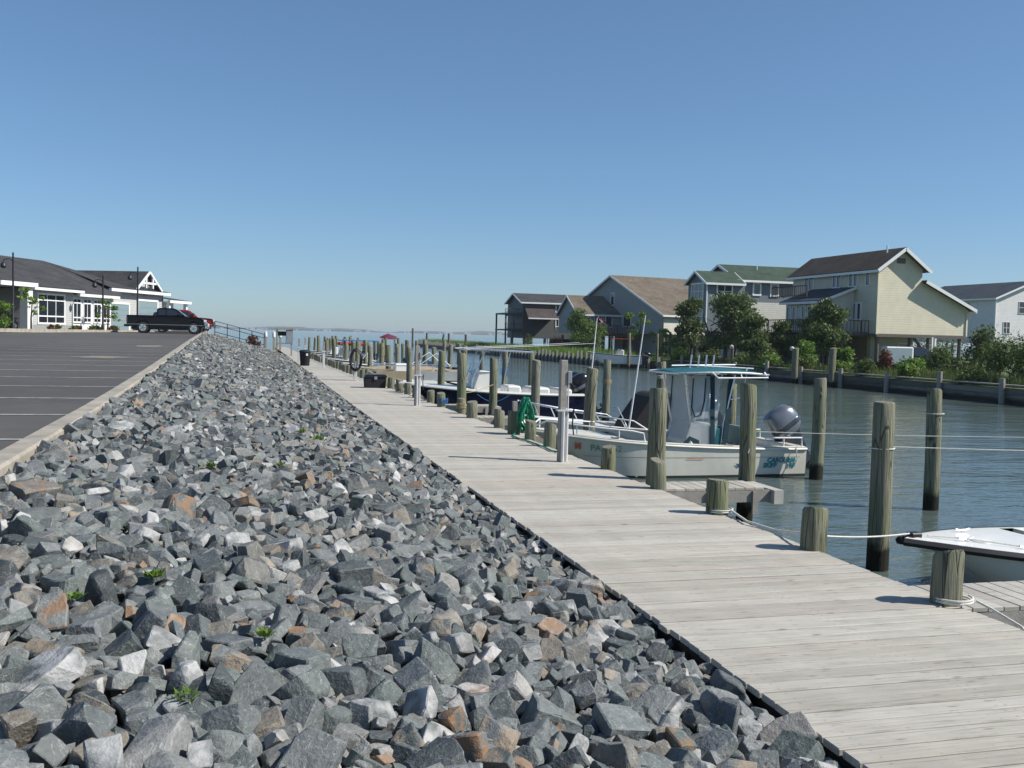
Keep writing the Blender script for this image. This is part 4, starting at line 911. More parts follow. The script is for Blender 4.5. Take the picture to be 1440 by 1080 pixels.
# land
land = [(33.5,6),(34.,60),(34.,78),(31.,84.5),(30,120),(31,150),(31.5,190),(36,192),(40,150),(60,140),(170,140),(170,6)]
m = MB(); n = len(land); m.add([(x,y,.72) for x,y in land]+[(x,y,-2) for x,y in land], [tuple(range(n))]+[(i,(i+1)%n,n+(i+1)%n,n+i) for i in range(n)])
m.build('far_bank', M['lawn'], kind='structure')
# bulkheads: thing > board, post, cap
def seg_iter(pts, step):
    out = []
    for (a, b), (c, d) in zip(pts, pts[1:]):
        L = math.hypot(c-a, d-b); k = max(1, int(L/step))
        for i in range(k): out.append(((a+(c-a)*i/k, b+(d-b)*i/k), (a+(c-a)*(i+1)/k, b+(d-b)*(i+1)/k)))
    return out
q = random.Random(31)
bh = empty('bulkhead', (33.8,50,0), 0, 'grey plank bulkhead with tall posts below the yellow house', 'bulkhead')
def m_bulk(name, c):
    t = NT(name); v = t.coord('Object'); r = t.rnd(); mp = t.node('ShaderNodeMapping'); t.set(mp.inputs['Vector'], v); mp.inputs['Scale'].default_value = (1,.6,7)
    n1 = t.noise(mp.outputs[0], 2, 5, .7); cc = t.ramp(t.math('ADD', t.math('MULTIPLY', n1, .6), t.math('MULTIPLY', r, .45)), [(.2,tuple(x*.35 for x in c)),(.5,c),(.85,tuple(x*1.7 for x in c))])
    g = t.node('ShaderNodeNewGeometry'); sx = t.node('ShaderNodeSeparateXYZ'); t.set(sx.inputs[0], g.outputs['Position'])
    cc = t.mix(t.ramp(t.math('ADD', sx.outputs[2], t.math('MULTIPLY', n1, .25)), [(.30,(1,1,1)),(.46,(0,0,0))]), cc, (.018,.017,.013)); t.bump(n1, .6, .04); return t.fin(cc, .9)
M['bulk'] = m_bulk('bulkhead_plank', (.16,.15,.12)); M['bulk2'] = m_bulk('dark_bulkhead_plank', (.06,.05,.04))
for (a, b) in seg_iter([(33.5,12),(34.,60),(34.,78)], 4.2):
    for k in range(4):
        mm = MB(); z = -.25+k*.27; mm.bar((a[0]-33.88-.03*(k%2),a[1]-50,z),(b[0]-33.88-.03*(k%2),b[1]-50,z),.07,.25); mm.build('board', M['bulk'], bh)
    mm = MB(); mm.bar((a[0]-33.8,a[1]-50,.86),(b[0]-33.8,b[1]-50,.86),.3,.06); mm.build('cap_board', M['greywood'], bh)
    mm = MB(); h = q.uniform(1.0,1.3); mm.cyl((a[0]-34.1,a[1]-50,-1),(a[0]-34.1+q.gauss(0,.03),a[1]-50,h),.14,.13,10); mm.build('post', M['greywood'], bh, smooth=True)
bh2 = empty('bulkhead', (31,100,0), 0, 'dark low bulkhead with pale picket posts along the marsh bank', 'bulkhead')
for i, (a, b) in enumerate(seg_iter([(34.,78.2),(31.,84.5),(30,120),(31,150),(31.5,190)], 1.15)):
    if i % 4 == 0:
        e = seg_iter([(34.,78.2),(31.,84.5),(30,120),(31,150),(31.5,190)], 1.15); b2 = e[min(i+3,len(e)-1)][1]
        for k in range(2):
            mm = MB(); z = -.05+k*.4; mm.bar((a[0]-31.08,a[1]-100,z),(b2[0]-31.08,b2[1]-100,z),.07,.38); mm.build('board', M['bulk2'], bh2)
    mm = MB(); h = 1.05+q.uniform(-.1,.22); mm.bar((a[0]-31.2,a[1]-100,-.6),(a[0]-31.2+q.gauss(0,.02),a[1]-100,h),.17,.17); mm.build('post', M['greywood'], bh2)
for i, (x, y, h, lb) in enumerate([(30.6,188,3.4,'tall dark pile at the tip of the marsh jetty'),(31.2,176,2.6,'dark pile along the jetty, second from its tip'),(33,172,2.4,'leaning dark pile in the middle of the jetty'),(31.6,158,2.6,'dark pile on the jetty right of the leaning one'),(32.0,147,2.5,'dark pile on the jetty nearest the dark house')]):
    o = MB().cyl((0,0,-1),(.0 if i != 2 else .5,0,h),.2,.18,10).build('jetty_pile', M['stilt'], None, smooth=True); o.location = (x, y, 0)
    tag(o, lb, 'piling', 'jetty piles')
for i, (px_, py_, h, lb) in enumerate([(33.2,51.5,2.3,'tall thick pile standing before the bush under the yellow house'),(33.2,55.6,2.2,'slim pile left of the tall thick pile on the far bank'),(33.0,35.8,2.6,'dark thick pile at the right edge of the far bank')]):
    o = inst('bank_piling', pile_mesh(h,.2,80+i), None, (px_,py_,0)); tag(o, lb, 'piling')
# ---------------------------------------------------------------- house parts
def window(root, face, c, wd, h, cols=1, rows=1, fm=None, tw=.09, name='window', glass=None):
    # face '-Y' : plane y=c[1], centre x=c[0], z=c[2];  '-X' : plane x=c[0], centre y=c[1]
    P = (lambda a, b, d: (c[0]+a, c[1]-d, c[2]+b)) if face == '-Y' else (lambda a, b, d: (c[0]-d, c[1]+a, c[2]+b))
    fm = fm or M['trim']; m = MB()
    def bx(a0, a1, b0, b1, d0, d1): 
        p = P(a0,b0,d0); r = P(a1,b1,d1); m.box(min(p[0],r[0]),max(p[0],r[0]),min(p[1],r[1]),max(p[1],r[1]),p[2],r[2])
    bx(-wd/2-tw,wd/2+tw,h/2,h/2+tw,0,.07); bx(-wd/2-tw,wd/2+tw,-h/2-tw,-h/2,0,.09); bx(-wd/2-tw,-wd/2,-h/2,h/2,0,.065); bx(wd/2,wd/2+tw,-h/2,h/2,0,.065)
    for k in range(1, cols): a = -wd/2+wd*k/cols; bx(a-.03,a+.03,-h/2,h/2,.02,.055)
    for k in range(1, rows): b = -h/2+h*k/rows; bx(-wd/2,wd/2,b-.025,b+.025,.02,.05)
    o = m.build(name, fm, root); m = MB(); bx(-wd/2,wd/2,-h/2,h/2,.005,.02); m.build('pane', glass or M['glass'], o); return o
def slab(root, name, p4, th, mat):      # roof slab from 4 corners (top side), thickness down
    p = [Vector(x) for x in p4]; nn = (p[1]-p[0]).cross(p[3]-p[0]).normalized()
    if nn.z < 0: nn = -nn
    return MB().add(p+[x-nn*th for x in p], [(0,1,2,3),(7,6,5,4),(0,4,5,1),(1,5,6,2),(2,6,7,3),(3,7,4,0)]).build(name, mat, root)
def bars(root, name, segs, wd, h, mat):
    for a, b in segs: MB().bar(a, b, wd, h).build(name, mat, root)
def stilts(root, xs, ys, z0, z1, r=.14):
    for x in xs:
        for y in ys: MB().cyl((x,y,z0),(x,y,z1),r,r,8).build('stilt', M['stilt'], root, smooth=True)
def railing(root, a, b, z0, h, mat, step=.3):
    a = Vector(a); b = Vector(b); m = MB(); m.bar((a.x,a.y,z0+h),(b.x,b.y,z0+h),.1,.06); m.bar((a.x,a.y,z0+.1),(b.x,b.y,z0+.1),.05,.06)
    k = max(1, int((b-a).length/step))
    for i in range(k+1):
        p = a+(b-a)*i/k; wd = .1 if i % 6 == 0 else .04; m.bar((p.x,p.y,z0-.05),(p.x,p.y,z0+h-.03),wd,wd)
    return m.build('railing', mat, root)
def gable_body(root, name, x0, x1, y0, y1, z0, ze, zr, axis, mat, ridge=None):
    m = MB()
    if axis == 'X':
        r = ridge if ridge is not None else (y0+y1)/2; m.prism([(y0,z0),(y1,z0),(y1,ze),(r,zr),(y0,ze)], (x0,x1), lambda a,b,e: (e,a,b))
    else:
        r = ridge if ridge is not None else (x0+x1)/2; m.prism([(x0,z0),(x1,z0),(x1,ze),(r,zr),(x0,ze)], (y0,y1), lambda a,b,e: (a,e,b))
    return m.build(name, mat, root)
def gable_roof(root, x0, x1, y0, y1, ze, zr, axis, mat, ov=.35, th=.14, ridge=None, trim=True):
    if axis == 'X':
        r = ridge if ridge is not None else (y0+y1)/2; sl = (zr-ze)/(r-y0); sr = (zr-ze)/(y1-r)
        slab(root,'roof_slope',[(x0-ov,y0-ov,ze-ov*sl+.12),(x1+ov,y0-ov,ze-ov*sl+.12),(x1+ov,r,zr+.12),(x0-ov,r,zr+.12)],th,mat)
        slab(root,'roof_slope',[(x0-ov,y1+ov,ze-ov*sr+.12),(x1+ov,y1+ov,ze-ov*sr+.12),(x1+ov,r,zr+.12),(x0-ov,r,zr+.12)],th,mat)
        if trim:
            bars(root,'eave_trim',[((x0-ov,y0-ov-.02,ze-ov*sl-.0),(x1+ov,y0-ov-.02,ze-ov*sl-.0))],.05,.2,M['trim'])
            for xx in (x0-ov-.02, x1+ov+.02): bars(root,'rake_trim',[((xx,y0-ov,ze-ov*sl+.0),(xx,r,zr+.0)),((xx,r,zr+.0),(xx,y1+ov,ze-ov*sr+.0))],.05,.22,M['trim'])
    else:
        r = ridge if ridge is not None else (x0+x1)/2; sl = (zr-ze)/(r-x0); sr = (zr-ze)/(x1-r)
        slab(root,'roof_slope',[(x0-ov,y0-ov,ze-ov*sl+.12),(x0-ov,y1+ov,ze-ov*sl+.12),(r,y1+ov,zr+.12),(r,y0-ov,zr+.12)],th,mat)
        slab(root,'roof_slope',[(x1+ov,y0-ov,ze-ov*sr+.12),(x1+ov,y1+ov,ze-ov*sr+.12),(r,y1+ov,zr+.12),(r,y0-ov,zr+.12)],th,mat)
        if trim:
            bars(root,'eave_trim',[((x0-ov-.02,y0-ov,ze-ov*sl),(x0-ov-.02,y1+ov,ze-ov*sl))],.05,.2,M['trim'])
            for yy in (y0-ov-.02, y1+ov+.02): bars(root,'rake_trim',[((x0-ov,yy,ze-ov*sl),(r,yy,zr)),((r,yy,zr),(x1+ov,yy,ze-ov*sr))],.05,.22,M['trim'])
# ---------------------------------------------------------------- yellow house
G = .72
h5 = empty('house', (46.2,66,0), 0, 'pale yellow house on stilts with brown roof and windowless gable end', 'house')
MB().prism([(0,3.33),(8.0,3.33),(8.0,5.5),(3.85,7.40),(3.85,8.42),(1.95,9.80),(0,8.40)], (0,12.2)).build('wall', M['yellow'], h5)
slab(h5,'roof_slope',[(-.4,-.5,8.25),(-.4,12.6,8.25),(1.95,12.6,9.96),(1.95,-.5,9.96)],.15,M['rf_brown']); slab(h5,'roof_slope',[(4.3,-.5,8.25),(4.3,12.6,8.25),(1.95,12.6,9.96),(1.95,-.5,9.96)],.15,M['rf_brown']); slab(h5,'roof_slope',[(8.5,-.5,5.42),(8.5,12.6,5.42),(3.86,12.6,7.54),(3.86,-.5,7.54)],.15,M['rf_brown'])
bars(h5,'rake_trim',[((-.4,-.53,8.10),(1.95,-.53,9.82)),((1.95,-.53,9.82),(4.3,-.53,8.10)),((3.86,-.53,7.42),(8.5,-.53,5.30))],.05,.24,M['trim'])
bars(h5,'eave_trim',[((-.43,-.5,8.08),(-.43,12.6,8.08)),((8.53,-.5,5.24),(8.53,12.6,5.24))],.05,.2,M['trim'])
bars(h5,'corner_board',[((-.01,-.01,3.33),(-.01,-.01,8.3)),((8.01,-.01,3.33),(8.01,-.01,5.4))],.14,.14,M['yellow'])
bars(h5,'skirt_board',[((0,-.02,3.26),(8.0,-.02,3.26)),((-.02,0,3.26),(-.02,12.2,3.26))],.1,.24,M['stilt'])
MB().box(1.55,2.3,-.03,.0,8.75,9.15).build('gable_vent', M['stilt'], h5); MB().cyl((1.5,1.2,9.5),(1.5,1.2,10.2),.06,.06,8).build('vent_pipe', M['trim'], h5)
stilts(h5,[.3,3.2,5.4,7.7],[.3,4,8,12],G,3.3,.15)
MB().box(1.2,5.2,2.6,11,G,3.25).build('ground_room', M['creamsid'], h5); window(h5,'-Y',(4.3,2.6,2.1),.75,1.05,1,1)
MB().box(.9,1.2,2.4,11,G,3.25).build('ground_wall', M['tan'], h5)
for k,(y,z) in enumerate(((1.3,7.62),(2.9,7.62),(3.5,7.62),(5.2,7.62),(5.8,7.62))): window(h5,'-X',(-.0,y,z),.42,1.05,1,1,tw=.07)
window(h5,'-X',(0,9.6,7.3),1.3,1.9,2,1,name='sliding_door'); window(h5,'-X',(0,2.3,5.1),.4,1.2,1,1); window(h5,'-X',(0,3.0,5.1),.4,1.2,1,1)
# lean-to porch, roof deck and main deck
MB().prism([(-2.7,3.4),(-.01,3.4),(-.01,6.85),(-2.7,5.85)], (3.0,8.6)).build('porch_wall', M['creamsid'], h5); slab(h5,'porch_roof',[(-3.1,2.7,5.9),(-3.1,9.0,5.9),(-.02,9.0,7.05),(-.02,2.7,7.05)],.14,M['rf_slate'])
bars(h5,'rake_trim',[((-3.1,2.67,5.78),(-.02,2.67,6.95))],.05,.2,M['trim']); bars(h5,'eave_trim',[((-3.12,2.7,5.74),(-3.12,9.0,5.74))],.05,.18,M['trim'])
for y in (3.7,4.9,5.8,7.2,8.1): window(h5,'-X',(-2.7,y,4.7),.5,1.5 if y > 4.5 else .9,1,1)
railing(h5,(-2.4,6.0),(-2.4,11.5),6.3,.9,M['deckbrown']); MB().box(-4.6,-.05,.8,12,3.15,3.35).build('deck', M['deckbrown'], h5); railing(h5,(-4.55,.9),(-4.55,11.8),3.35,1.0,M['deckbrown']); railing(h5,(-4.5,.85),(-.1,.85),3.35,1.0,M['deckbrown'])
stilts(h5,[-4.4,-2.2],[1.1,3.6,7,11],G,3.15,.1); MB().box(-3.6,-.1,5,11,G,3.1).build('lattice_wall', M['deckbrown'], h5)
for i in range(9): MB().box(6.1,7.4,4.2+i*.28,4.5+i*.28,G+i*.28,G+.06+i*.28).build('stair_tread', M['greywood'], h5)
bars(h5,'stair_stringer',[((6.1,4.0,G),(6.1,6.8,3.25)),((7.4,4.0,G),(7.4,6.8,3.25)),((7.45,3.4,1.5),(7.45,6.6,4.0))],.06,.28,M['greywood'])
bars(h5,'lattice',[((5.6,2.9,1.0+.35*k),(7.5,2.9,1.9+.35*k)) for k in range(4)]+[((7.5,2.92,1.0+.35*k),(5.6,2.92,1.9+.35*k)) for k in range(4)],.03,.07,M['greywood'])
bars(h5,'entry_post',[((4.9,-.1,G),(4.9,-.1,3.2)),((5.25,.0,G),(5.25,.0,3.2))],.13,.13,M['trim'])
# ---------------------------------------------------------------- blue-grey house
h4 = empty('house', (46.3,88,0), 0, 'blue-grey house with green roof and white-trimmed bay beside the pines', 'house')
gable_body(h4,'wall',0,9,0,8,3.3,8.55,10.1,'X',M['bluegrey'],4); gable_roof(h4,0,9,0,8,8.55,10.1,'X',M['rf_green'],.5,ridge=4)
MB().box(-.01,9.01,-.06,-.0,3.3,6.35).build('lower_siding', M['lowersid'], h4); MB().box(-.06,0,0,8,3.3,6.35).build('lower_siding', M['bluegrey'], h4)
gable_body(h4,'bay',-4.0,-.06,-1.0,3.2,3.3,8.1,9.15,'X',M['bluegrey'],1.1); gable_roof(h4,-4.0,-.5,-1.0,3.2,8.1,9.15,'X',M['rf_green'],.35,ridge=1.1)
for x, z in ((1.75,7.65),(3.65,7.6)): window(h4,'-Y',(x,0,z),.62,1.0,1,1,tw=.16)
window(h4,'-Y',(-2.2,-1.0,7.25),1.45,1.35,2,2,tw=.13); window(h4,'-X',(-4.0,1.1,7.25),2.5,1.4,3,2,tw=.13); window(h4,'-X',(-4.0,1.1,4.8),2.4,1.2,2,2,tw=.13)
bars(h4,'downspout',[((-.1,-.1,3.3),(-.1,-.1,8.4)),((-4.06,-1.06,3.3),(-4.06,-1.06,8.0)),((4.5,-.5,8.3),(.0,-.5,8.3))],.1,.1,M['trim'])
MB().prism([(6.2,3.3),(9.6,3.3),(9.6,5.3),(6.2,5.3)], (-2.6,-.07)).build('sunroom', M['trim'], h4); slab(h4,'sunroom_roof',[(5.8,-2.9,5.35),(10,-2.9,5.35),(10,-.07,6.4),(6.8,-.07,6.4)],.12,M['rf_green'])
for x in (6.8,7.9,9.0): window(h4,'-Y',(x,-2.6,4.4),.6,1.4,1,1)
MB().cyl((3.2,2.8,9.4),(3.2,2.8,10.1),.06,.06,8).build('vent_pipe', M['trim'], h4); stilts(h4,[-3.8,-1,.5,3.4,6.2,8.8],[-.7,3.5,7.7],G,3.3); MB().box(2,8.5,2.5,7.6,G,3.25).build('ground_room', M['creamsid'], h4)
# ---------------------------------------------------------------- big tan roof house and its wing
A3 = math.atan2(.196,.98)
h3 = empty('house', (45.8,105,0), A3, 'large pale house with a broad tan shingle roof and cream front wall', 'house')
gable_body(h3,'wall',0,15,0,22.4,3.1,5.35,10.15,'X',M['creamsid'],11.2); gable_roof(h3,0,15,0,22.4,5.35,10.15,'X',M['rf_tan'],.4,ridge=11.2)
MB().add([(-.03,.0,3.1),(-.03,22.4,3.1),(-.03,22.4,5.3),(-.03,11.2,10.0),(-.03,.0,5.3)],[(0,1,2,3,4)]).build('shaded_gable', M['greysid'], h3)  # grey sheet over the cream gable end, its shade painted into the colour
window(h3,'-Y',(2.6,0,4.5),.6,.9,1,1); window(h3,'-Y',(5.2,0,4.4),.7,1.0,1,2); window(h3,'-X',(-.03,11.0,7.3),.7,1.4,1,1); window(h3,'-X',(-.03,7.6,4.6),1.6,1.2,1,1)
stilts(h3,[.3,4,8,12],[.4,6,12],G,3.1,.16); MB().box(1,11,3,12,G,3.05).build('ground_room', M['greysid'], h3)
h2 = empty('house', (38.7,114,0), 0, 'small wing with brown roof and red-brown deck left of the broad tan roof', 'house')
gable_body(h2,'wall',0,5.2,0,8,3.0,5.4,7.6,'X',M['greysid'],4); gable_roof(h2,0,5.0,0,8,5.4,7.6,'X',M['rf_tan'],.35,ridge=4)
for x in (1.0,2.4,3.8): window(h2,'-Y',(x,0,4.5),.75,1.25,1,1)
MB().box(.2,6.2,-3.2,-.02,2.75,3.0).build('deck', M['deckred'], h2); railing(h2,(.2,-3.15),(6.2,-3.15),3.0,1.0,M['deckred'],.2); stilts(h2,[.4,3.2,6],[-3,.4,7.5],G,2.75,.16)
# ---------------------------------------------------------------- dark house
h1 = empty('house', (36.1,130,0), 0, 'dark grey-green house with screened corner decks at the end of the bank', 'house')
gable_body(h1,'wall',0,8.6,0,8,2.2,7.1,8.3,'X',M['darksid'],4); gable_roof(h1,0,8.6,0,8,7.1,8.3,'X',M['rf_dark'],.4,ridge=4)
MB().prism([(-1.6,4.95),(0,4.95),(0,6.3)], (.55,4.2), lambda a,b,e: (e,a,b)).build('shed_dormer', M['darksid'], h1); slab(h1,'shed_roof',[(.3,-1.8,4.95),(4.4,-1.8,4.95),(4.4,-.02,6.35),(.3,-.02,6.35)],.12,M['rf_plum'])
bars(h1,'eave_trim',[((.3,-1.82,4.88),(4.4,-1.82,4.88))],.05,.16,M['trim'])
bars(h1,'downspout',[((4.2,-1.7,2.2),(4.2,-1.7,4.9))],.1,.1,M['trim'])
for x, z, hh in ((4.9,6.4,1.0),(6.3,6.4,1.0),(4.9,4.4,.9),(7.4,4.4,.9)): window(h1,'-Y',(x,0,z),.35,hh,1,1,tw=.12)
for z in (3.35,5.55): MB().box(-2.3,-.02,.5,6,z-.15,z+.05).build('deck', M['darksid'], h1)
for z in (3.4,): railing(h1,(-2.25,.55),(-.05,.55),z,.8,M['darksid'],.22)
MB().box(-2.3,-.02,.5,.6,5.15,5.42).build('fascia', M['darksid'], h1); bars(h1,'post',[((-2.2,.6,G),(-2.2,.6,5.5)),((-1.1,.6,3.4),(-1.1,.6,5.5)),((-1.2,.6,G),(-1.2,.6,3.3)),((-2.2,5.8,G),(-2.2,5.8,5.5))],.2,.2,M['darksid'])
railing(h1,(-2.25,.55),(-.05,.55),5.6,.55,M['darksid'],.25)
bars(h1,'stilt',[((.4,.4,G),(.4,.4,2.2)),((3.3,.4,G),(3.3,.4,2.2)),((.4,7,G),(.4,7,2.2)),((5.8,.4,G),(5.8,.4,2.2)),((8.3,.4,G),(8.3,.4,2.2)),((8.3,7,G),(8.3,7,2.2))],.3,.3,M['stilt'])
MB().box(6.0,8.5,1,7,G,2.18).build('ground_room', M['darksid'], h1); bars(h1,'ladder_post',[((2.6,-1.5,G),(2.6,-1.5,2.6)),((3.1,-1.5,G),(3.1,-1.5,2.6))],.1,.1,M['trim'])
# ---------------------------------------------------------------- white house at right
h6 = empty('house', (90.5,105,0), 0, 'white two storey house with blue-grey roof at the right edge', 'house')
gable_body(h6,'wall',0,10.5,0,16,3.0,8.75,10.9,'Y',M['whitesid']); gable_roof(h6,0,10.5,0,16,8.75,10.9,'Y',M['rf_slate'],.45)
window(h6,'-X',(0,5.0,7.5),.95,1.5,1,2,tw=.05); window(h6,'-X',(0,5.4,4.9),.95,1.5,1,2,tw=.05); window(h6,'-Y',(1.7,0,5.0),.9,1.4,2,2,tw=.05); window(h6,'-Y',(4.3,0,7.6),1.7,1.4,2,2,tw=.05)
slab(h6,'porch_roof',[(-1.6,11,6.2),(-1.6,16,6.2),(0,16,6.9),(0,11,6.9)],.12,M['rf_slate']); stilts(h6,[.3,5,10],[.4,8,15],G,3.0,.16); bars(h6,'corner_board',[((-.01,-.01,3),(-.01,-.01,8.7))],.15,.15,M['trim'])
# ================================================================ TREES AND SHRUBS
def leaf_mesh(name, clumps, n, size, mat, seed, flat=.0, up=0.):
    g = np.random.default_rng(seed); vol = np.array([c[3]*c[4]*c[5] for c in clumps])**.8; idx = g.choice(len(clumps), n, p=vol/vol.sum())
    C = np.array([c[:3] for c in clumps])[idx]; Rr = np.array([c[3:6] for c in clumps])[idx]
    d = g.normal(size=(n,3)); d /= np.linalg.norm(d,axis=1,keepdims=True); rad = g.random((n,1))**.42; P = C+d*rad*Rr*(1+.12*g.normal(size=(n,1)))
    a = g.normal(size=(n,3)); a[:,2] += up; a /= np.linalg.norm(a,axis=1,keepdims=True); b = np.cross(a, g.normal(size=(n,3))); b /= np.linalg.norm(b,axis=1,keepdims=True)
    s = size*(.6+.8*g.random((n,1))); w_ = s*.5
    V = np.stack([P-a*s*.5, P+b*w_*.5, P+a*s*.5, P-b*w_*.5],1).reshape(-1,3); F_ = np.arange(4*n).reshape(n,4)
    # tint by clump plus leaf jitter
    tint = np.clip(g.random(len(clumps))[idx]*.55+g.random(n)*.45, 0, 1)
    return np_mesh(name, V, F_, tint, mat)
def tree(name, x, y, h, wd, kind, label, seed, z=.72, trunks=1, base=.28, n=2600, cat='tree', group=None):
    qq = random.Random(seed); root = empty(name, (x,y,z), 0, label, cat, group); cl = []
    m = MB()
    for k in range(trunks):
        dx = (k-(trunks-1)/2)*wd*.16; top = Vector((dx*1.8+qq.gauss(0,.1), qq.gauss(0,.1), h*.72)); m.tube([(dx,0,-.1),(dx*1.2+qq.gauss(0,.06),qq.gauss(0,.06),h*.3),top], [.022*h+.02,.017*h+.01,.008*h], 8)
        for b in range(5):
            a = qq.uniform(0,6.28); z0 = h*qq.uniform(.3,.62); p0 = Vector((dx*1.3,0,z0)); m.tube([p0, p0+Vector((math.cos(a)*wd*.18,math.sin(a)*wd*.18,h*.1)), p0+Vector((math.cos(a)*wd*.36,math.sin(a)*wd*.36,h*.17))], [.009*h,.006*h,.003*h], 5)
    m.build('trunk', M['bark'], root, smooth=True)
    if kind == 'round': 
        for k in range(20):
            a = qq.uniform(0,6.28); zz = qq.uniform(base+.10,.90); rr = wd*.40*math.sin(PI*min(1,max(.05,(zz-base+.10)/(1.08-base))))**.7*qq.uniform(.35,1); r = wd*qq.uniform(.13,.22); cl.append((rr*math.cos(a),rr*math.sin(a),h*zz,r,r,r*.8))
        mat = M['leaf_green']; sz = .24
    elif kind == 'pine':
        for k in range(26):
            a = qq.uniform(0,6.28); zz = qq.uniform(base,.95); rr = wd*.46*(1.10-zz)**.6*qq.uniform(.2,1); r = wd*qq.uniform(.10,.19); cl.append((rr*math.cos(a),rr*math.sin(a),h*zz,r*1.2,r*1.2,r*.75))
        mat = M['leaf_pine']; sz = .26
    elif kind == 'sparse':
        for k in range(16):
            a = qq.uniform(0,6.28); zz = qq.uniform(base,.97); rr = wd*.45*qq.uniform(.2,1); r = wd*qq.uniform(.07,.15); cl.append((rr*math.cos(a),rr*math.sin(a),h*zz,r,r,r*.7))
        mat = M['leaf_bright']; sz = .2
    else:
        for k in range(14):
            a = qq.uniform(0,6.28); zz = qq.uniform(.15,.85); rr = wd*.36*(1.05-zz*.6)*qq.uniform(.2,1); r = wd*qq.uniform(.14,.24); cl.append((rr*math.cos(a),rr*math.sin(a),h*zz,r,r,r*.8))
        mat = {'bush':M['leaf_bright'],'dark':M['leaf_olive'],'red':M['leaf_red']}[kind]; sz = .19
    inst('crown', leaf_mesh('crown', cl, n, sz, mat, seed, up=.6 if kind == 'pine' else 0), root); return root
tree('round_tree',38.0,110,5.1,5.2,'round','dense round green tree in front of the dark house',1,base=.12,n=8500)
tree('sapling',39.9,98,4.6,3.4,'sparse','thin bright sapling before the cream wall of the tan-roofed house',2,n=1500,base=.35)
tree('small_tree',40.6,94,2.8,3.0,'sparse','low bright tree under the cream wall',26,n=900,base=.15)
tree('pine_tree',37.0,79.5,5.3,3.8,'pine','leftmost dark pine, before the tan roof',3,trunks=2,n=6000,base=.22)
tree('pine_tree',37.4,72.5,5.4,5.6,'pine','widest dark pine, before the blue-grey house bay',4,trunks=4,n=8500,base=.27)
tree('pine_tree',36.6,67.5,3.8,3.2,'pine','short dark pine between the blue-grey house and the deck',6,n=4600,base=.2)
tree('pine_tree',39.5,62.4,4.9,4.2,'pine','dark pine before the deck of the yellow house',7,trunks=2,n=7000,base=.24)
tree('pine_tree',40.5,70,3.4,2.6,'pine','dark pine hidden behind the short pine under the deck',17,n=4200,base=.2)
tree('shrub',36.0,59.0,2.0,2.4,'bush','bright shrub left of the tall thick bank pile',8,n=1500,cat='shrub')
tree('shrub',36.4,54.8,1.6,2.2,'bush','rounded bright shrub right of the tall thick bank pile',9,n=1500,cat='shrub')
tree('shrub',40.8,57.2,1.8,1.6,'red','red and green shrub beside the white trailer',10,n=900,cat='shrub')
tree('shrub',41.5,54.2,1.5,1.6,'dark','small green shrub before the dark car under the house',11,n=900,cat='shrub')
tree('shrub',40.2,47.6,3.2,3.0,'dark','tall dark shrub left of the trailered boat',12,n=1900,cat='shrub')
tree('shrub',36.2,48.2,1.3,2.4,'bush','low bright shrub on the bank before the stair lattice',27,n=1300,cat='shrub')
tree('shrub',38.0,43.6,2.2,3.4,'dark','broad shrub on the bank below the trailered boat',13,n=2000,cat='shrub')
tree('shrub',36.6,45.4,1.3,2.4,'dark','low olive shrub on the bank right of the stilt house',14,n=1300,cat='shrub')
tree('shrub',35.4,62.5,1.4,2.2,'dark','low dark shrub under the short pine',15,n=1200,cat='shrub')
tree('shrub',37.2,76,2.1,2.4,'dark','dark shrub between the pines',16,n=1300,cat='shrub')
tree('shrub',37.0,104,2.2,3.6,'dark','green shrub below the red-brown deck',18,n=1500,cat='shrub')
tree('shrub',35.2,113,1.9,2.6,'red','tan dead shrub right of the round tree',19,n=900,cat='shrub')
tree('shrub',36.3,128,2.3,2.4,'dark','dark shrub under the dark house',20,n=900,cat='shrub')
tree('shrub',39.2,49.8,1.7,2.8,'dark','green shrub before the right stilts of the yellow house',28,n=1500,cat='shrub')
tree('shrub',36.4,39.8,2.3,3.2,'dark','dark shrub at the right edge of the far bank',29,n=1700,cat='shrub')
for i,(x,y) in enumerate(((72,84),(79,88),(88,93),(98,99),(63,80))): tree('hedge_shrub',x,y,2.6,9.0,'dark','distant dark hedge under the white house, %s from the left' % ORD[(1,2,3,4,0)[i]],300+i,n=2200,cat='shrub',group='distant hedge shrubs')
for i,(y,h,wd,k) in enumerate(((41.5,.9,2.2,'dark'),(46.5,.8,1.8,'bush'),(50.2,.9,2.0,'dark'),(52.8,.7,1.6,'bush'),(57.0,.9,2.0,'dark'),(61.0,1.0,2.2,'bush'),(65.0,1.0,2.4,'dark'),(70.5,1.1,2.4,'dark'),(75.5,1.1,2.4,'bush'))): tree('edge_shrub',34.55,y,h,wd,k,'low shrub spilling over the bulkhead edge, %s from the right' % ORD[i],340+i,n=900,cat='shrub',group='low shrubs along the bulkhead edge')
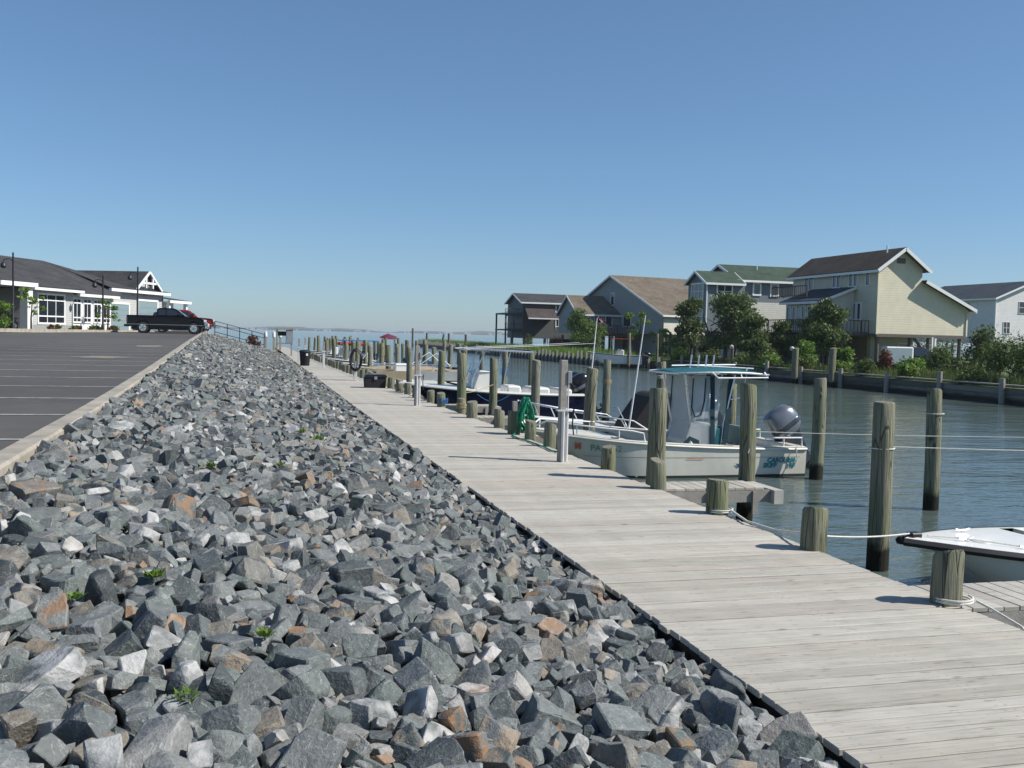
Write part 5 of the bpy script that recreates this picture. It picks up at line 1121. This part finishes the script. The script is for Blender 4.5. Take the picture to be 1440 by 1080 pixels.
# reeds and marsh grass
def blades(name, area, n, h0, h1, wd, seed, label, mat='leaf_reed', z=.7):
    g = np.random.default_rng(seed); k = g.integers(0, len(area), n); A_ = np.array(area)[k]
    x = A_[:,0]+(A_[:,1]-A_[:,0])*g.random(n); y = A_[:,2]+(A_[:,3]-A_[:,2])*g.random(n); h = h0+(h1-h0)*g.random(n); a = g.random(n)*6.28; ln = g.normal(size=(n,2))*.16*h[:,None]
    B = np.stack([x,y,np.full(n,z)],1); S_ = np.stack([np.cos(a)*wd,np.sin(a)*wd,np.zeros(n)],1); T_ = B+np.stack([ln[:,0],ln[:,1],h],1)
    V = np.stack([B-S_,B+S_,T_],1).reshape(-1,3); o = inst(name, np_mesh(name, V, np.arange(3*n).reshape(n,3), g.random(n), M[mat]), None); return tag(o, label, 'grass', None, 'stuff')
blades('marsh_grass', [(31.4,34.5,84,120),(31.3,35,120,150),(31.8,36,150,190)], 16000,.35,.95,.03,1,'tall green marsh grass along the far jetty bank','leaf_bright')
blades('reed_bed', [(34.6,37,38,47),(34.3,35.4,38,60),(34.3,35.0,60,78)], 5200,.25,.8,.022,2,'tan and green reeds along the bulkhead below the yellow house')
blades('lawn_grass', [(34.5,44,50,78),(34.5,46,78,104)], 16000,.10,.32,.03,3,'rough lawn grass behind the bulkhead','leaf_green')
# ================================================================ FAR SHORE
q = random.Random(77); m = MB(); N = 160; vs = []
for i in range(N+1):
    x = -2600+i*(5200/N); h = 9+3.2*math.sin(i*.31)+2.5*math.sin(i*.83+1)+q.uniform(-1.2,1.2); vs += [(x,3600,-1),(x,3600,h*.45),(x,3640,h),(x,3760,-1)]
m.add(vs, [(i*4+k,i*4+k+1,i*4+5+k,i*4+4+k) for i in range(N) for k in range(3)]); fsh = m.build('far_shore', M['leaf_shore'] if 'leaf_shore' in M else simple('far_woods', (.05,.075,.04), .9, var=.4, scale=.02), kind='structure')
m = MB()
for i in range(90):
    x = -1500+q.random()*3200; wd = q.uniform(5,16); h = q.uniform(3,6); m.box(x,x+wd,3560,3580,0,h); m.prism([(x-1,h),(x+wd+1,h),(x+wd/2,h+2.5)], (3559,3581))
o = m.build('far_buildings', M['whitesid'], fsh); o['kind'] = 'stuff'
# ================================================================ CLUBHOUSE ON THE LOT SIDE
cl = empty('clubhouse', (-13.09,84.35,lotZ(84.35)), R(67), 'long low grey and white clubhouse with charcoal roof beside the parking lot', 'building')
MB().box(-5.6,0,0,9,0,3.05).build('wall', M['clubsid'], cl); MB().box(-5.62,-.0,-.06,-.0,0,.42).build('plinth', M['greysid'], cl)
window(cl,'-Y',(-2.9,0,1.62),3.2,2.05,3,1,tw=.14); MB().box(-4.55,-1.25,-.08,-.02,1.02,1.12).build('window_bar', M['trim'], cl); MB().box(-4.55,-1.25,-.08,-.02,2.22,2.30).build('window_bar', M['trim'], cl)
MB().box(-6.4,.35,-.75,-.45,2.95,3.2).build('fascia', M['trim'], cl); MB().box(-6.4,.35,-.46,.0,2.98,3.05).build('soffit', M['trim'], cl)
MB().box(0,5.9,.25,9,0,2.85).build('sunroom_wall', M['trim'], cl)
for x in (.85,2.3,3.75,5.15):
    window(cl,'-Y',(x,.25,1.62),.95,1.75,2,1,tw=.12)
    for z in (1.05,2.2): MB().box(x-.5,x+.5,.17,.235,z-.05,z+.05).build('window_bar', M['trim'], cl)
MB().box(.36,6.3,-.35,-.1,2.72,2.95).build('fascia', M['trim'], cl); MB().box(.36,6.3,-.1,.3,2.76,2.84).build('soffit', M['trim'], cl)
MB().box(5.9,16.4,1.0,10,0,3.55).build('garage_wall', M['clubsid'], cl); MB().box(6.2,16.6,.35,.6,3.4,3.66).build('fascia', M['trim'], cl); MB().box(6.2,16.6,.6,1.0,3.46,3.56).build('soffit', M['trim'], cl)
for x0, x1, h in ((6.5,9.9,2.35),(11.6,15.0,2.75)):
    d = MB().box(x0,x1,.9,.995,0,h).build('garage_door', M['garage'], cl)
    for k in range(1,5): MB().box(x0+.02,x1-.02,.885,.898,h*k/5-.015,h*k/5+.015).build('door_seam', M['grey'], d)
    MB().box(x0-.18,x0,.86,.995,0,h+.18).build('door_trim', M['trim'], cl); MB().box(x1,x1+.18,.86,.995,0,h+.18).build('door_trim', M['trim'], cl); MB().box(x0,x1,.86,.995,h,h+.18).build('door_trim', M['trim'], cl)
# right porch
MB().box(16.4,19.6,1.6,9,0,2.9).build('porch_room', M['trim'], cl); MB().box(16.2,20.6,.2,.45,2.75,3.0).build('fascia', M['trim'], cl); MB().box(16.2,20.6,.45,1.6,2.8,2.9).build('soffit', M['trim'], cl)
for x in (16.7,20.2): MB().box(x-.15,x+.15,.5,.8,0,2.8).build('column', M['trim'], cl)
for x in (17.6,18.8): window(cl,'-Y',(x,1.6,1.5),.8,1.7,2,2,tw=.1)
# left entrance porch
MB().box(-18,-5.6,2.4,9,0,3.1).build('porch_back_wall', M['greysid'], cl); MB().box(-18,-6.0,-1.0,-.75,3.1,3.4).build('fascia', M['trim'], cl); MB().box(-18,-6.0,-.75,2.4,3.12,3.2).build('soffit', M['trim'], cl)
for x in (-6.5,-11,-15.5): MB().box(x-.3,x+.3,-.7,-.1,0,3.1).build('column', M['trim'], cl)
for x in (-8,-10,-13): window(cl,'-Y',(x,2.4,1.4),1.0,2.2,1,2)
# roofs
rf = M['rf_dark']
slab(cl,'roof_slope',[(-19,-1.0,3.42),(-6.0,-1.0,3.42),(-6.0,5.6,5.75),(-19,5.6,5.75)],.12,rf)
slab(cl,'roof_slope',[(-6.0,-.78,3.22),(.4,-.78,3.22),(.4,5.6,5.75),(-6.0,5.6,5.75)],.12,rf)
MB().add([(.4,-.38,2.97),(6.4,-.38,2.97),(9.2,1.2,3.9),(4.6,5.6,5.75),(.4,5.6,5.75)],[(0,1,2,3,4)]).build('roof_slope', rf, cl)
MB().add([(6.15,.33,3.68),(16.7,.33,3.68),(13.2,5.6,4.9),(4.6,5.6,5.75)],[(0,1,2,3)]).build('roof_slope', rf, cl)
MB().add([(16.7,.33,3.68),(16.7,11,3.68),(13.2,5.6,4.9)],[(0,1,2)]).build('roof_slope', rf, cl)
MB().add([(16.1,.18,3.02),(20.7,.18,3.02),(20.0,5.,3.7),(16.1,5.,3.9)],[(0,1,2,3)]).build('roof_slope', rf, cl)
slab(cl,'roof_slope',[(-19,12.2,3.4),(13.2,12.2,3.4),(13.2,5.6,4.9),(-19,5.6,5.75)],.12,rf)
MB().prism([(11.2,3.9),(15.2,3.9),(13.2,5.35)], (1.2,8)).build('gable_dormer', M['clubsid'], cl)
slab(cl,'dormer_roof',[(11.0,.7,3.85),(11.0,8,3.85),(13.2,8,5.5),(13.2,.7,5.5)],.1,rf); slab(cl,'dormer_roof',[(15.4,.7,3.85),(15.4,8,3.85),(13.2,8,5.5),(13.2,.7,5.5)],.1,rf)
bars(cl,'dormer_truss',[((10.9,.66,3.75),(13.2,.66,5.42)),((13.2,.66,5.42),(15.5,.66,3.75)),((12.6,.7,3.95),(12.6,.7,4.9)),((13.8,.7,3.95),(13.8,.7,4.9)),((12.0,.7,4.4),(14.4,.7,4.4))],.12,.18,M['trim'])
# planting bed with kerb in front
MB().box(-19,5.8,-3.6,-3.35,-.1,.14).build('bed_kerb', M['concrete'], cl); MB().box(-19,5.8,-3.35,-.1,-.1,.08).build('planting_bed', M['earth'], cl); MB().box(5.8,6.1,-3.6,.8,-.1,.12).build('bed_kerb', M['concrete'], cl)
def cl_pt(x, y): 
    c, s = math.cos(R(67)), math.sin(R(67)); return (-13.09+c*x-s*y, 84.35+s*x+c*y)
for i, (x, y, h, wd, k, lb, nn) in enumerate([(-8.6,-2.2,2.9,1.8,'sparse','young sparse tree beside the white porch column',420),(1.5,-2.0,2.6,2.2,'sparse','young thin tree before the white sunroom windows',420),(-11.5,-2.0,1.9,2.2,'bush','bright leafy shrub before the entrance porch',900)]):
    p = cl_pt(x,y); tree('young_tree' if k == 'sparse' else 'shrub', p[0], p[1], h, wd, k, lb, 200+i, z=lotZ(84)+.05, n=nn, cat='tree' if k == 'sparse' else 'shrub', base=.3 if k == 'sparse' else .2)
for i in range(8):
    p = cl_pt(-5+i*1.35,-1.4+.4*(i%2)); tree('low_shrub', p[0], p[1], .45, .8, 'dark' if i % 3 else 'red', 'low clipped shrub along the clubhouse bed, %s from the porch' % ORD[i], 220+i, z=lotZ(84), n=220, cat='shrub', group='low shrubs in the clubhouse bed')
# ================================================================ LAMP POSTS
def lamp(x, y, h, label):
    o = empty('street_lamp', (x,y,lotZ(y)), 0, label, 'lamp post', 'lamp posts by the clubhouse')
    MB().lathe([(.0,0),(.13,0),(.13,.5),(.08,.6),(.055,h*.98),(.07,h),(0,h+.12)], n=10).build('pole', M['blackiron'], o, smooth=True)
    MB().tube([(0,0,h-.5),(-.25,0,h-.35),(-.55,0,h-.42),(-.6,0,h-.6)], .035, 6).build('arm', M['blackiron'], o, smooth=True)
    MB().lathe([(.03,0),(.16,-.12),(.2,-.3),(.12,-.42),(0,-.45)], (-.6,0,h-.58), 12).build('lantern', M['blackiron'], o, smooth=True)
lamp(-15.3,74.2,5.3,'black lamp post at the left edge before the entrance porch')
p = cl_pt(-.2,-2.6); lamp(p[0],p[1],4.4,'black lamp post before the sunroom windows'); p = cl_pt(3.6,-3.4); lamp(p[0],p[1],5.2,'black lamp post behind the pickup bed')
# ================================================================ VEHICLES
M['chrome'] = simple('chrome', (.75,.76,.78), .12, metal=1., var=.03); M['tyre'] = simple('tyre_rubber', (.015,.015,.016), .85); M['lampglass'] = simple('headlight_glass', (.7,.72,.74), .1, var=.03)
M['taillight'] = simple('tail_light', (.35,.01,.01), .2)
def wheel(root, x, y, r, s):
    o = MB().tube([(x,y-.12,r),(x,y-.10,r),(x,y+.10,r),(x,y+.12,r)], [r*.86,r,r,r*.86], 20).build('wheel', M['tyre'], root, smooth=True)
    m = MB(); yy = y+s*.125; m.tube([(x,yy-.02*s,r),(x,yy,r)], [r*.66,r*.62], 16); 
    m.build('rim', M['chrome'], o, smooth=True); m = MB()
    for k in range(5):
        a = 2*PI*k/5; m.bar((x,yy+s*.012,r),(x+math.cos(a)*r*.55,yy+s*.012,r+math.sin(a)*r*.55),.05,.09,(0,1,0))
    m.build('spokes', M['silvercowl'], o)
def vehicle(name, loc, rz, label, cat, col_, kind, scale=1.):
    root = empty(name, loc, rz, label, cat); root.scale = (scale,)*3; pm_ = simple(name+'_paint', col_, .22, var=.04, spec=.3)
    if kind == 'pickup':
        L, W = 5.7, 1.0; wb = (1.15, 4.85); r = .42; low = .54; body = [(.0,.62),(.02,.5)]
        prof = [(0,1.36),(2.05,1.36),(3.9,1.34),(4.3,1.30),(5.40,1.22),(5.60,1.12),(5.68,.55)]
        cab = [(2.12,1.34),(2.16,1.88),(2.35,1.96),(3.35,1.95),(3.55,1.88),(4.25,1.32)]
        wins = [[(2.25,1.40),(2.27,1.82),(2.78,1.85),(2.78,1.40)],[(2.86,1.40),(2.86,1.85),(3.42,1.83),(3.92,1.40)]]
    else:
        L, W = 4.5, .88; wb = (.85, 3.6); r = .32; low = .42
        if kind == 'suv': prof = [(0,1.0),(1.0,1.02),(3.2,1.0),(4.2,.88),(4.45,.75),(4.5,.42)]; cab = [(.05,1.0),(.25,1.62),(.6,1.7),(2.2,1.68),(2.5,1.58),(3.25,1.0)]; wins = [[(.4,1.05),(.5,1.5),(1.3,1.55),(1.3,1.05)],[(1.4,1.05),(1.4,1.55),(2.25,1.52),(2.85,1.05)]]
        else: prof = [(0,.88),(.6,.95),(3.1,.92),(4.2,.8),(4.45,.66),(4.5,.42)]; cab = [(.55,.92),(1.1,1.34),(1.4,1.42),(2.3,1.42),(2.5,1.36),(3.2,.92)]; wins = [[(.9,.97),(1.25,1.3),(1.85,1.34),(1.85,.97)],[(1.93,.97),(1.93,1.34),(2.3,1.33),(2.85,.97)]]
    # body side outline with wheel arches
    poly = list(prof)
    for cx in sorted(wb, reverse=True):
        poly += [(cx+(r+.09)*math.cos(a), low-.08+(r+.12)*max(0,math.sin(a))) for a in [PI*k/8 for k in range(9)]]
    poly += [(0.0,low)]
    secs = [(-W+.0,0),(-W*.96,.0)]
    m = MB(); n = len(poly)
    rings = []
    for e, ins_ in ((-W*.93,.06),(-W,.0),(-W,.0),(W,.0),(W*.93,.06)):
        rings.append([(min(max(a,ins_*.5),L-ins_*.5), e, b-(ins_ if b > low+.3 else 0)) for a,b in poly])
    m.loft(rings); m.build('body', pm_, root, smooth=True)
    cw = W*.90; tw = W*.72; rings = []
    zc = [b for a,b in cab]; zb, zt = min(zc), max(zc)
    f = lambda b: cw+(tw-cw)*(b-zb)/(zt-zb)
    m = MB(); m.loft([[(a,-f(b),b) for a,b in cab],[(a,f(b),b) for a,b in cab]]); m.build('cab', pm_, root, smooth=False, bevel=.03)
    for s in (-1,1):
        for wn_ in wins:
            m = MB(); m.add([(a,s*(f(b)+.012),b) for a,b in wn_]+[(a,s*(f(b)-.02),b) for a,b in wn_],[(0,1,2,3),(0,1,5,4),(1,2,6,5),(2,3,7,6),(3,0,4,7)]); m.build('side_window', M['glass'], root)
    a1, b1 = cab[-1]; a0, b0 = cab[-2]; dx, dz = .02, .02
    MB().add([(a1-.05+dx,-f(b1)+.08,b1+.05+dz),(a1-.05+dx,f(b1)-.08,b1+.05+dz),(a0+dx+.03,f(b0)-.06,b0-.02+dz),(a0+dx+.03,-f(b0)+.06,b0-.02+dz)],[(0,1,2,3)]).build('windscreen', M['glass'], root)
    if kind == 'pickup':
        MB().box(.12,2.0,-W*.86,W*.86,.75,1.372).build('bed_liner', M['black'], root); MB().box(.0,5.6,-W-.012,-W-.002,.665,.685).build('side_trim', M['chrome'], root)
        MB().box(5.66,5.86,-W*.95,W*.95,.42,.68).build('front_bumper', M['chrome'], root, bevel=.04); MB().box(-.2,.03,-W*.95,W*.95,.48,.66).build('rear_bumper', M['black'], root, bevel=.03)
        MB().box(5.62,5.72,-.5,.5,.72,1.02).build('grille', M['chrome'], root, bevel=.02)
        for s in (-1,1): MB().box(3.75,3.95,s*(W+.02)-.1,s*(W+.02)+.1,1.42,1.66).build('mirror', M['black'], root, bevel=.03)
    else:
        MB().box(4.42,4.58,-W*.95,W*.95,.36,.56).build('front_bumper', pm_, root, bevel=.04); MB().box(-.08,.06,-W*.95,W*.95,.36,.58).build('rear_bumper', pm_, root, bevel=.03)
    for s in (-1,1):
        zz = 1.06 if kind == 'pickup' else .72; MB().box(L-.14,L+.0,s*W*.78-.16,s*W*.78+.16,zz-.14,zz+.06).build('headlight', M['lampglass'], root, bevel=.02)
        MB().box(-.025,.05,s*W*.86-.09,s*W*.86+.09,zz-.2,zz+.12).build('tail_light', M['taillight'], root, bevel=.01)
        for cx in wb: wheel(root, cx, s*(W-.14), r, s)
    MB().box(.3,L-.3,-W*.8,W*.8,.28,low).build('chassis', M['black'], root)
    return root
vehicle('pickup_truck', (-8.75,81.6,lotZ(81.6)), R(-1), 'black pickup truck with chrome wheels parked nose to the kerb', 'pickup', (.006,.006,.008), 'pickup')
vehicle('parked_car', (-7.5,86.4,lotZ(86.4)), 0, 'dark car hidden behind the black pickup, only its nose showing', 'car', (.02,.025,.05), 'suv')
vehicle('parked_car', (-7.6,89.2,lotZ(89)), 0, 'white car nose showing behind the black pickup', 'car', (.6,.6,.6), 'sedan')
vehicle('red_pickup', (-8.5,95,lotZ(95)), 0, 'red pickup showing beyond the black pickup nose', 'pickup', (.28,.02,.012), 'pickup')
vehicle('parked_car', (-15.4,80.3,lotZ(80)), R(172), 'mauve grey sedan at the left edge before the entrance', 'car', (.20,.17,.18), 'sedan')
vehicle('parked_car', (46.9,65.0,.73), R(-5), 'dark car parked under the yellow stilt house', 'car', (.03,.035,.05), 'suv')
tr = empty('cargo_trailer', (44.2,62.2,.73), R(-20), 'white box trailer beside the yellow house stilts', 'trailer')
MB().box(0,1.9,-.7,.7,.42,1.7).build('box', M['whitepaint'], tr, bevel=.08); MB().bar((-1.0,0,.5),(0,0,.5),.1,.1).build('drawbar', M['black'], tr)
for s in (-1,1): wheel(tr, 1.0, s*.75, .3, s)
# stair and rail at the end of the stone bank
st = empty('stair', (-2.6,82.6,0), 0, 'concrete steps from the lot down to the boardwalk at the end of the stones', 'steps')
for i in range(9):
    z1 = lotZ(83)-i*.15; MB().box(i*.55,i*.55+.6,0,2.0,z1-1.2,z1).build('step', M['concrete'], st)
hrl = empty('handrail', (-2.4,82.4,0), 0, 'black iron handrail sloping from the lot to the boardwalk', 'railing')
zt = lambda x: lotZ(83)+1.05-x*.25
for dz in (0,-.3,-.85): MB().tube([(0,0,zt(0)+dz),(3.8,0,zt(3.8)+dz)], .03, 6).build('rail', M['blackiron'], hrl, smooth=True)
for k in range(5): x = k*.95; MB().bar((x,0,zt(x)-1.3),(x,0,zt(x)),.06,.06).build('post', M['blackiron'], hrl)
o = tree('bank_shrub', .6,81.6,1.0,1.6,'red','dry yellow shrub by the handrail foot',240,z=1.0,n=500,cat='shrub')
# far bank boats and flag
HG = Hull(4.6,1.8,.65,.9,.1)
gb = boat('open_boat', HG, (32.2,78.2,.45), R(160), 'white boat with a red canopy by the far bulkhead', M['fibreglass'], M['black'], td=.55)
MB().box(.7,2.6,-.8,.8,2.0,2.06).build('red_canopy', M['red'], gb, bevel=.02)
for xx in (.9,2.4):
    for s in (1,-1): MB().tube([(xx,s*.75,.7),(xx+.1,s*.78,2.0)], .025, 6).build('canopy_post', M['alu'], gb, smooth=True)
MB().prism([(1.5,.15),(2.2,.15),(2.2,.8),(2.0,1.2),(1.5,1.1)], (-.4,.4)).build('console', M['fibreglass'], gb, bevel=.05); outboard(gb,0,0,.5,M['blackcowl'],R(25),1.1)
for i, (dx, dy) in enumerate(((-1.2,-.9),(1.0,-1.6))): tag(inst('lift_piling', pile_mesh(3.0,.12,95+i), None, (32.0+dx,78.5+dy,0)), ['pale lift pile left of the red canopy boat','pale lift pile right of the red canopy boat'][i], 'piling')
HH = Hull(5.6,2.2,.9,1.2,.3)
hb_ = boat('trailered_boat', HH, (63,61.5,1.6), R(165), 'white motorboat with blue stripe on a trailer by the white house', M['fibreglass'], M['blue'], td=.5, rubr=.06)
MB().box(1.4,3.0,-.8,.8,2.0,2.12).build('hardtop', M['fibreglass'], hb_, bevel=.04); MB().prism([(1.6,.6),(3.0,.6),(2.6,1.6),(1.6,1.6)], (-.6,.6)).build('cabin', M['glass'], hb_, bevel=.04)
for xx in (1.5,2.9):
    for s in (1,-1): MB().tube([(xx,s*.7,1.0),(xx,s*.75,2.0)], .03, 6).build('top_post', M['alu'], hb_, smooth=True)
MB().box(.3,5.2,-.5,.5,-.62,-.45).build('trailer_frame', M['grey'], hb_)
for s in (-1,1): wheel(hb_, 1.8, s*.8, .32, s)
for w_ in [o for o in hb_.children if o.name.startswith('wheel')]: w_.location.z = -.88
fl = empty('flag', (41.2,112.0,4.1), 0, 'faded red and white striped flag hanging from the red-brown deck', 'flag')
MB().tube([(0,0,0),(-.9,-.3,.9)], .03, 6).build('pole', M['trim'], fl, smooth=True)
for k in range(5): MB().add([(-.85+.05*k*2,-.3,.85-.14*k),(-.85+.05*k*2,-.3,.71-.14*k),(.35+.1*k,-.35,-.05-.12*k),(.35+.1*k,-.35,.08-.12*k)],[(0,1,2,3)]).build('stripe', M['flagred'] if k % 2 == 0 else M['trim'], fl) if 'flagred' in M else MB().add([(-.85+.1*k,-.3,.85-.14*k),(-.85+.1*k,-.3,.71-.14*k),(.35+.1*k,-.35,-.07-.12*k),(.35+.1*k,-.35,.08-.12*k)],[(0,1,2,3)]).build('stripe', M['red'] if k % 2 == 0 else M['trim'], fl)
for i, (x, y) in enumerate(((36.0,69.5),(38.4,64.8))):
    o = empty('globe_lamp', (x,y,.72), 0, ['white globe lamp left of the wide pine trunks','white globe lamp right of the wide pine trunks'][i], 'lamp'); MB().cyl((0,0,0),(0,0,1.2),.05,.04,8).build('post', M['blackiron'], o, smooth=True); MB().lathe([(0.02,1.2),(.13,1.27),(.17,1.38),(.13,1.49),(0,1.54)], n=12).build('globe', M['whitepaint'], o, smooth=True)
# ================================================================ HAZE
hz = NT('haze_air'); hz.n.remove(hz.b); pv = hz.node('ShaderNodeVolumePrincipled', {'Color': (.86,.92,1.0), 'Density': .00020, 'Anisotropy': .2}); hz.t.links.new(pv.outputs[0], hz.out.inputs['Volume'])
o = MB().box(-5000,5000,-120,5000,-4.2,14).build('haze', hz.m); tag(o, 'thin pale haze over the bay and canal', 'haze', None, 'stuff')
